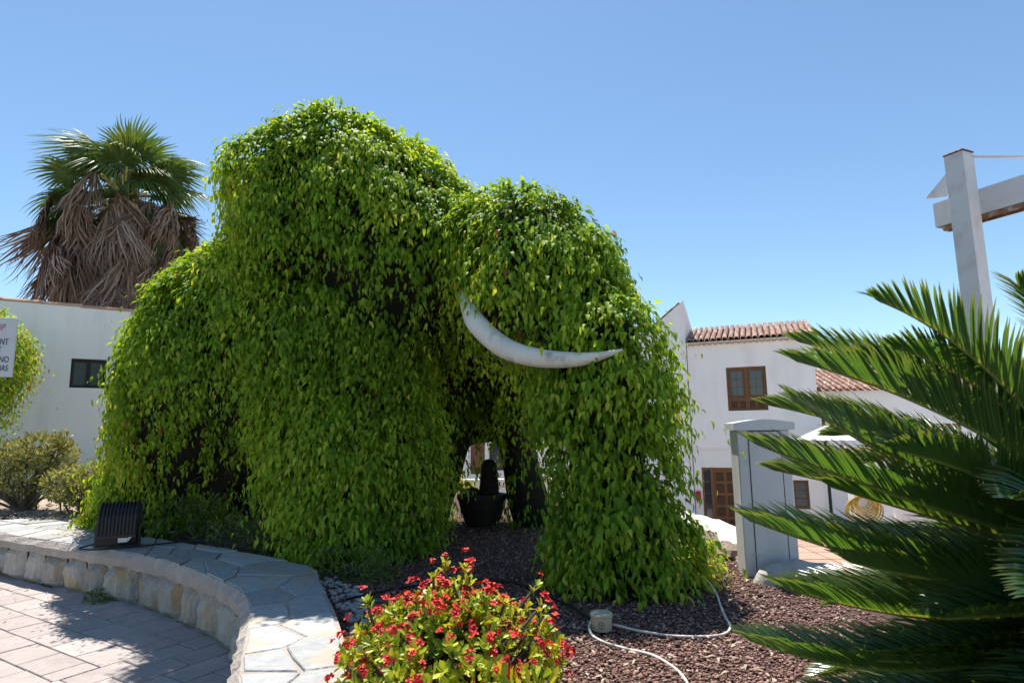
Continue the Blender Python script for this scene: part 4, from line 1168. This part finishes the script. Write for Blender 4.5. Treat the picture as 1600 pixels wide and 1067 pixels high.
for i, (p, d) in enumerate(tips):
    b = FB+np.array((random.gauss(0, .07), random.gauss(0, .07), -.02)); m1 = (b+p)/2+np.array((random.gauss(0, .04), random.gauss(0, .04), -.03))
    if i % 3 == 0 or i >= 620: st.tube([b, m1, p], [.013, .010, .007], 5, cap=False)
    a_ = random.uniform(0, 6.28); tv = random.random()
    ax1 = unit(np.cross(d, np.array((.3, .2, 1.)))); ax2 = np.cross(d, ax1)
    for k in range(random.randint(7, 11)):
        a = a_+k*2.4; out = ax1*math.cos(a)+ax2*math.sin(a); el = random.uniform(.25, 1.0)
        P.append(p-d*random.uniform(0, .05)); T.append(out*math.cos(el)+d*math.sin(el)+np.array((0, 0, .12))); N.append(d*math.cos(el)-out*math.sin(el)+RNG.normal(size=3)*.15)
        Lg_.append(random.uniform(.034, .060)); tn.append(np.clip(tv*.55+random.uniform(.0, .45), 0, 1))
    if random.random() < .52 or i >= 620: flw.append((p+d*random.uniform(.02, .06)+np.array((0, 0, .015)), unit(d+np.array((0, -.25, .4))+RNG.normal(size=3)*.3)))
st.build('stems', M['stem'], fb, world=True)
P, T, N, Lg_, tn = map(np.array, (P, T, N, Lg_, tn))
bi, ri = split_largest(P, T, N, Lg_, 300, P[:, 1] < FB[1]+.15)
leaf_objects('leaf', fb, M['eleaf'], P[bi], T[bi], N[bi], Lg_[bi], Lg_[bi]*.5, tn[bi], ROUND_T)
link('foliage', leaves_mesh('foliage', to_local(P[ri]), T[ri], N[ri], Lg_[ri], Lg_[ri]*.5, tn[ri], ROUND_T), fb, M['eleaf'], kind='stuff')
def flower_mesh(seed):
    rn = np.random.default_rng(seed); mb = MB()
    for k in range(rn.integers(5, 9)):
        a = rn.uniform(0, 6.28); r = rn.uniform(0, .026); c = np.array((r*math.cos(a), r*math.sin(a), .004+rn.uniform(0, .012)-r*.25))
        nrm = unit(np.array((c[0]*18, c[1]*18, 1.)) + rn.normal(0, .3, 3)); u = unit(np.cross(nrm, rn.normal(size=3))); w_ = np.cross(nrm, u)
        for sgn in (-1, 1):
            cc = c+u*sgn*.0065; rr = .0082
            V = [cc]+[cc+(u*math.cos(t)+w_*math.sin(t)*1.15)*rr+nrm*.0028 for t in np.linspace(0, 2*math.pi, 8)[:-1]]
            mb.add([tuple(v) for v in V], [(0, 1+i, 1+(i+1) % 7) for i in range(7)])
        mb.add([tuple(c+nrm*.004+u*.002), tuple(c+nrm*.004-u*.002), tuple(c+nrm*.008)], [(0, 1, 2)])
    me = mb.mesh('flower_head'); me.materials.append(M['eflower']); return me
fm = [flower_mesh(i) for i in range(6)]
for i, (p, d) in enumerate(flw):
    q = Vector(d).to_track_quat('Z', 'Y').to_matrix().to_4x4()
    link('flower_head', fm[i % 6], fb, None, wm(fb).inverted() @ Matrix.Translation(Vector(p)) @ q @ Matrix.Rotation(random.uniform(0, 6.28), 4, 'Z') @ Matrix.Scale(random.uniform(.6, 1.1), 4))

# ------------------------------------------------------------------ other plants
def blob_plant(name, base, label, cat, m, lobes, nleaf, L0, group=None, branches=6, tmpl=ROUND_T, nparts=0, wd=.45, seed=0, up=.5, brad=.018):
    o = thing(name, base, label, cat, group); B = np.array(base); rn = np.random.default_rng(seed)
    global inv
    inv = np.array(wm(o).inverted())[:3]
    P = []; D = []
    vol = np.array([l[1]**2 for l in lobes]); vol = vol/vol.sum()
    ch = rn.choice(len(lobes), nleaf, p=vol)
    dirs = unit(rn.normal(size=(nleaf, 3))); rad = rn.uniform(.45, 1.0, nleaf)**.5
    cen = np.array([l[0] for l in lobes])[ch]; rr = np.array([l[1] for l in lobes])[ch]
    sq = np.array([l[2] if len(l) > 2 else .8 for l in lobes])[ch]
    off = dirs*(rad*rr*(1+.25*nz3(dirs*2.5+cen*3, 1.5, seed)))[:, None]; off[:, 2] *= sq
    P = B+cen+off; ok = P[:, 2] > B[2]+.01
    # clump leaves into tufts so that gaps open between them
    ok &= nz3(P, 9.0, seed+4)+rn.normal(0, .3, nleaf) > -.45
    P = P[ok]; D = dirs[ok]; k = len(P)
    T = unit(D*.7+rn.normal(size=(k, 3))*.6+np.array((0, 0, up))); N = unit(D*.5+rn.normal(size=(k, 3))*.6+np.array((0, 0, .6)))
    Lg = L0*rn.uniform(.7, 1.25, k); tint = np.clip(.5+.28*rn.normal(size=k)+.15*nz3(P, 5, seed), 0, 1)
    st = MB()
    for l in lobes:
        for b in range(branches):
            e = np.array(l[0])+unit(rn.normal(size=3))*l[1]*.8*np.array((1, 1, .7)); e[2] = max(e[2], .05)
            s0 = rn.normal(0, .04, 3)*np.array((1, 1, 0)); m1 = e*.5+rn.normal(0, .07, 3); m1[2] = max(m1[2]*.8, .03)
            st.tube([B+s0, B+m1, B+e*.8+rn.normal(0, .03, 3), B+e], [brad, brad*.75, brad*.5, brad*.25], 5, cap=False)
    st.build('branches', M['twig'], o, world=True)
    if nparts:
        bi, ri = split_largest(P, T, N, Lg, nparts)
        leaf_objects('leaf', o, m, P[bi], T[bi], N[bi], Lg[bi], Lg[bi]*wd, tint[bi], tmpl)
    else: ri = np.arange(k)
    link('foliage', leaves_mesh('foliage', to_local(P[ri]), T[ri], N[ri], Lg[ri], Lg[ri]*wd, tint[ri], tmpl), o, m, kind='stuff')
    return o
blob_plant('shrub', (-7.75,9.9,.50), 'grey green shrub with twisted branches standing taller under the notice sign', 'shrub', M['shrub'],
           [((-.35,0,.80),.40),((.15,.05,.95),.36),((.42,0,.86),.30),((.0,-.1,.55),.34),((.5,0,1.1),.12,1.6),((-.7,.1,.75),.36)], 6500, .072, None, 8, seed=11, brad=.026)
blob_plant('shrub', (-6.55,9.6,.47), 'low spreading grey green shrub touching the hind leg of the topiary', 'shrub', M['shrub'],
           [((-.35,0,.48),.34),((.05,-.05,.55),.34),((.35,0,.50),.30),((-.1,.1,.35),.4,.6),((.25,.1,.62),.22)], 6000, .066, None, 8, seed=12, brad=.024)
blob_plant('low_plant', (-5.62,8.45,.44), 'small yellow croton with red tipped leaves left of the floodlight', 'plant', M['croton'],
           [((0,0,.16),.20,1.0),((.1,.05,.24),.16),((-.12,0,.10),.14)], 420, .07, None, 3, seed=13, brad=.008)
blob_plant('low_plant', (-3.95,7.75,.40), 'dark green leafy plant behind the floodlight in the shade', 'plant', M['lowleaf'],
           [((-.25,0,.25),.32,.9),((.25,.05,.22),.32,.9),((0,.1,.35),.25)], 800, .085, None, 4, seed=14, brad=.008)
blob_plant('low_plant', (-2.85,6.88,.42), 'low dark green plant under the belly arch at the wall edge', 'plant', M['lowleaf'],
           [((-.25,0,.16),.24,.8),((.2,-.02,.15),.26,.8),((0,.05,.28),.2,1.1)], 950, .06, None, 4, seed=15, brad=.008)
blob_plant('low_plant', (-1.45,5.75,.40), 'small bright green creeping plant at the bend of the flagstone seat', 'plant', M['lowleaf'],
           [((-.2,.1,.10),.20,.7),((.12,-.1,.12),.22,.8),((.3,-.3,.10),.18,.7)], 1100, .045, None, 4, seed=16, brad=.006)
blob_plant('low_plant', (-.14,2.62,.40), 'yellow green succulent tuft below the red flowers at the bottom edge', 'plant', M['eleaf'],
           [((0,0,.20),.13,1.0),((.2,.02,.18),.12,1.0),((-.2,0,.2),.12,1.0)], 260, .075, None, 3, seed=17, wd=.38, up=1.2, brad=.008)
blob_plant('weed', (-4.35,6.60,-.01), 'little green weed growing at the foot of the stone wall', 'weed', M['lowleaf'],
           [((0,0,.05),.10,.7),((.08,-.04,.04),.08,.6)], 260, .035, None, 2, seed=18, brad=.004)
blob_plant('weed', (-6.38,7.72,-.01), 'little dark weed at the wall foot by the left edge', 'weed', M['lowleaf'],
           [((0,0,.05),.09,.7)], 180, .035, None, 2, seed=19, brad=.004)
blob_plant('low_plant', (-1.75,20.6,-1.42), 'sunlit yellow green bush beyond the leafy archway', 'bush', M['croton'],
           [((0,0,.9),.6,1.0),((-.3,0,1.3),.42,1.0),((.1,0,.4),.5)], 1300, .13, None, 3, seed=20)

# ------------------------------------------------------------------ gravel, pebbles, litter
def stones(name, m, P, r, seed, kind='stuff', flat=.7):
    rn = np.random.default_rng(seed); k = len(P)
    O = np.array([(1,0,0),(0,1,0),(-1,0,0),(0,-1,0),(0,0,1),(0,0,-1)], float)
    T8 = np.array([(0,1,4),(1,2,4),(2,3,4),(3,0,4),(1,0,5),(2,1,5),(3,2,5),(0,3,5)], np.int32)
    Rm = rn.normal(size=(k, 3, 3)); Q, _ = np.linalg.qr(Rm)
    sc = r[:, None, None]*rn.uniform(.6, 1.35, (k, 6, 1))
    V = np.einsum('kij,kvj->kvi', Q, O[None]*sc); V[..., 2] *= flat
    V = V+P[:, None]
    Fq = (T8[None]+(np.arange(k)*6)[:, None, None]).reshape(-1, 3)
    o = link(name, np_mesh(name, V.reshape(-1, 3), Fq, {'tint': np.repeat(rn.random(k), 6)}), None, m)
    return tag(o, kind=kind)
mg, t_, p_, o_ = nt('lava_stone')
at = t_.nodes.new('ShaderNodeAttribute'); at.attribute_name = 'tint'
rp = t_.nodes.new('ShaderNodeValToRGB'); el = rp.color_ramp.elements
el[0].position = 0; el[0].color = (.09,.044,.034,1); el[1].position = 1; el[1].color = (.42,.30,.25,1)
e = el.new(.5); e.color = (.205,.108,.082,1); e = el.new(.85); e.color = (.31,.18,.138,1)
t_.links.new(at.outputs['Fac'], rp.inputs[0]); t_.links.new(rp.outputs[0], p_.inputs['Base Color']); p_.inputs['Roughness'].default_value = .9
M['lava'] = mg
NG = 80000
y = 2.0+7.4*RNG.random(NG)**1.45; x = RNG.uniform(-.28, .52, NG)*y+RNG.uniform(-.25, .25, NG)
ins = in_poly(x, y, [INN[i] for i in range(36, len(INN))]+[(2.6,4.7),(2.6,5.6),(2.4,6.4),(2.35,7.3),(2.2,8.2),(2.0,9.4),(-6,9.4),(-4.2,7.6)])
x, y = x[ins], y[ins]
stones('lava_gravel', M['lava'], np.stack([x, y, bed_z(x, y)+RNG.uniform(-.004, .014, len(x))], 1), np.where(RNG.random(len(x)) < .05, RNG.uniform(.016, .025, len(x)), RNG.uniform(.006, .015, len(x))), 5)
tq = RNG.random(300); ii = (tq*3.999).astype(int)
pb = np.array([(-1.82,5.62),(-1.50,5.1),(-1.2,4.42),(-.95,3.75),(-.72,3.2)])
fr = tq*4-ii; base = pb[ii]*(1-fr)[:, None]+pb[ii+1]*fr[:, None]
xy = base+np.stack([RNG.uniform(.0, .24, 300), RNG.uniform(0, .12, 300)], 1)
stones('white_pebbles', M['pebble'], np.stack([xy[:, 0], xy[:, 1], bed_z(xy[:, 0], xy[:, 1])+RNG.uniform(0, .02, 300)], 1), RNG.uniform(.014, .038, 300), 6)
xy = np.stack([RNG.uniform(-8.2, -5.6, 500), RNG.uniform(8.8, 10.4, 500)], 1)
stones('soil_pebbles', M['soil'], np.stack([xy[:, 0], xy[:, 1], bed_z(xy[:, 0], xy[:, 1])+.02], 1), RNG.uniform(.012, .04, 500), 7)
# dry fallen leaves on the gravel
K = 230; y = RNG.uniform(2.8, 6.3, K); x = RNG.uniform(.0, .4, K)*y
ins = in_poly(x, y, BED_FRONT); x, y = x[ins], y[ins]; k = len(x)
a = RNG.uniform(0, 6.28, k)
me = leaves_mesh('dry_leaves', np.stack([x, y, bed_z(x, y)+.018], 1), np.stack([np.cos(a), np.sin(a), .1+0*a], 1), np.array((0, 0, 1.))+RNG.normal(size=(k, 3))*.25, RNG.uniform(.035, .065, k), RNG.uniform(.016, .028, k), RNG.random(k))
tag(link('dry_leaves', me, None, M['dryleaf']), kind='stuff')

K = 60; s_ = RNG.uniform(.2, 5.5, K); x = np.array([on_out(2.5+q*1.2)[0][0] for q in s_])-np.abs(RNG.normal(0, .25, K)); yy = np.array([on_out(2.5+q*1.2)[0][1] for q in s_])-.05-np.abs(RNG.normal(0, .3, K))
a = RNG.uniform(0, 6.28, K)
me = leaves_mesh('fallen_leaves', np.stack([x, yy, .012+0*x], 1), np.stack([np.cos(a), np.sin(a), .08+0*a], 1), np.array((0, 0, 1.))+RNG.normal(size=(K, 3))*.2, RNG.uniform(.025, .055, K), RNG.uniform(.012, .024, K), RNG.random(K))
tag(link('fallen_leaves', me, None, M['dryleaf']), kind='stuff')

# ------------------------------------------------------------------ floodlight on the wall
fl = thing('floodlight', (-4.33,6.86,.50), 'black ribbed floodlight standing on the flagstone wall top', 'floodlight', rotz=R_(20))
prof = [(-.055,.03),(-.075,.10),(-.075,.22),(-.065,.33),(-.035,.41),(.01,.45),(.06,.46),(.085,.44),(.10,.05),(.06,.02)]
def extr(mb, pr, x0, x1):
    k = len(pr); return mb.add([(x0, *p) for p in pr]+[(x1, *p) for p in pr], [tuple(range(k)), tuple(range(2*k-1, k-1, -1))]+[(i, k+i, k+(i+1) % k, (i+1) % k) for i in range(k)])
extr(MB(), prof, -.185, .185).build('housing', M['black'], fl)
rp_ = [(-.065,.12),(-.098,.14),(-.098,.24),(-.086,.345),(-.052,.43),(.0,.474),(.05,.482),(.05,.45),(0,.43),(-.05,.38),(-.068,.25)]
for k in range(11):
    x_ = -.17+.034*k
    extr(MB(), rp_, x_-.006, x_+.006).build('cooling_fin', M['black'], fl)
MB().box(.02, .11, -.090, -.078, .055, .10).build('label_plate', M['silver'], fl)
MB().add([(.112,-.088,.06),(.15,-.088,.11),(.112,-.088,.10),(.112,-.08,.06),(.15,-.08,.11),(.112,-.08,.10)], [(0,1,2),(3,5,4),(0,3,4,1),(1,4,5,2),(2,5,3,0)]).build('label_plate', M['silver'], fl)
br = MB(); br.box(-.215, -.195, -.02, .03, .0, .22); br.box(.195, .215, -.02, .03, .0, .22); br.box(-.195, .195, -.025, .035, 0, .02)
br.build('bracket', M['black'], fl)
br = MB(); br.box(-.195, -.185, -.012, .022, .16, .2); br.box(.185, .195, -.012, .022, .16, .2); br.build('pivot', M['black'], fl)
MB().box(-.2, .2, .1, .108, .06, .44).build('glass', M['glass'], fl)
fc = thing('lamp_cable', (-4.3,6.6,.51), 'black lamp cable looped on the flagstones beside the floodlight', 'cable')
MB().tube(spline([(-4.44,6.86,.56),(-4.62,6.74,.522),(-4.56,6.62,.52),(-4.35,6.60,.52),(-4.1,6.68,.52),(-3.8,6.9,.522),(-3.5,6.98,.522),(-3.1,6.72,.52),(-2.9,6.62,.50)], 6), .009, 6).build('cable', M['hose'], fc, world=True, smooth=True)

# ------------------------------------------------------------------ junction box, cables, hose
jb = thing('junction_box', (.55,4.14,.415), 'cream plastic junction box lying in the gravel', 'junction box', rotz=R_(-8))
MB().lathe([(.058,0),(.066,.004),(.068,.085)], 28).build('body', M['cream'], jb, smooth=False)
MB().lathe([(.072,.086),(.0745,.09),(.0745,.102),(.066,.108),(.02,.112)], 28).build('lid', M['cream'], jb)
mb = MB(); 
for (r0, r1) in ((.016, .020), (.0, .006)):
    V = []; Fc = []
    for k in range(20):
        a = 2*math.pi*k/20
        for r in (r0, r1):
            xx = r*math.cos(a)*1.0; V.append((xx, -math.sqrt(.0692**2-xx*xx)-.0006, .045+r*math.sin(a)*1.15))
    for k in range(20):
        j = (k+1) % 20; Fc.append((k*2, j*2, j*2+1, k*2+1))
    mb.add(V, Fc)
mb.build('printed_mark', M['purple'], jb)
cb2 = thing('white_cable', (1.2,4.0,.42), 'white cable looping from the trunk of the topiary to the junction box', 'cable')
MB().tube(spline([(1.50,5.1,.52),(1.54,4.93,.44),(1.47,4.6,.425),(1.42,4.36,.42),(1.37,4.12,.42),(1.25,3.985,.42),(1.0,3.98,.42),(.8,4.06,.425),(.62,4.13,.45)], 7), .0085, 8).build('cable', M['cable'], cb2, world=True, smooth=True)
cb3 = thing('white_cable', (.7,3.6,.42), 'white cable running from the junction box to the bottom edge', 'cable')
MB().tube(spline([(.49,4.17,.47),(.465,4.1,.44),(.475,3.99,.425),(.54,3.88,.42),(.64,3.78,.42),(.77,3.67,.42),(.84,3.5,.42),(.86,3.33,.42),(.84,3.1,.42),(.8,2.7,.42)], 7), .0085, 8).build('cable', M['cable'], cb3, world=True, smooth=True)
ih = thing('irrigation_hose', (.2,5.0,.42), 'thin black irrigation hose on the shaded gravel behind the red flowers', 'hose')
MB().tube(spline([(.51,4.3,.425),(.40,4.65,.42),(.25,4.93,.42),(.12,5.2,.42),(-.1,5.42,.42),(-.5,5.5,.42),(-1.0,5.2,.42),(-1.3,4.9,.43)], 7), .010, 7).build('hose', M['hose'], ih, world=True, smooth=True)
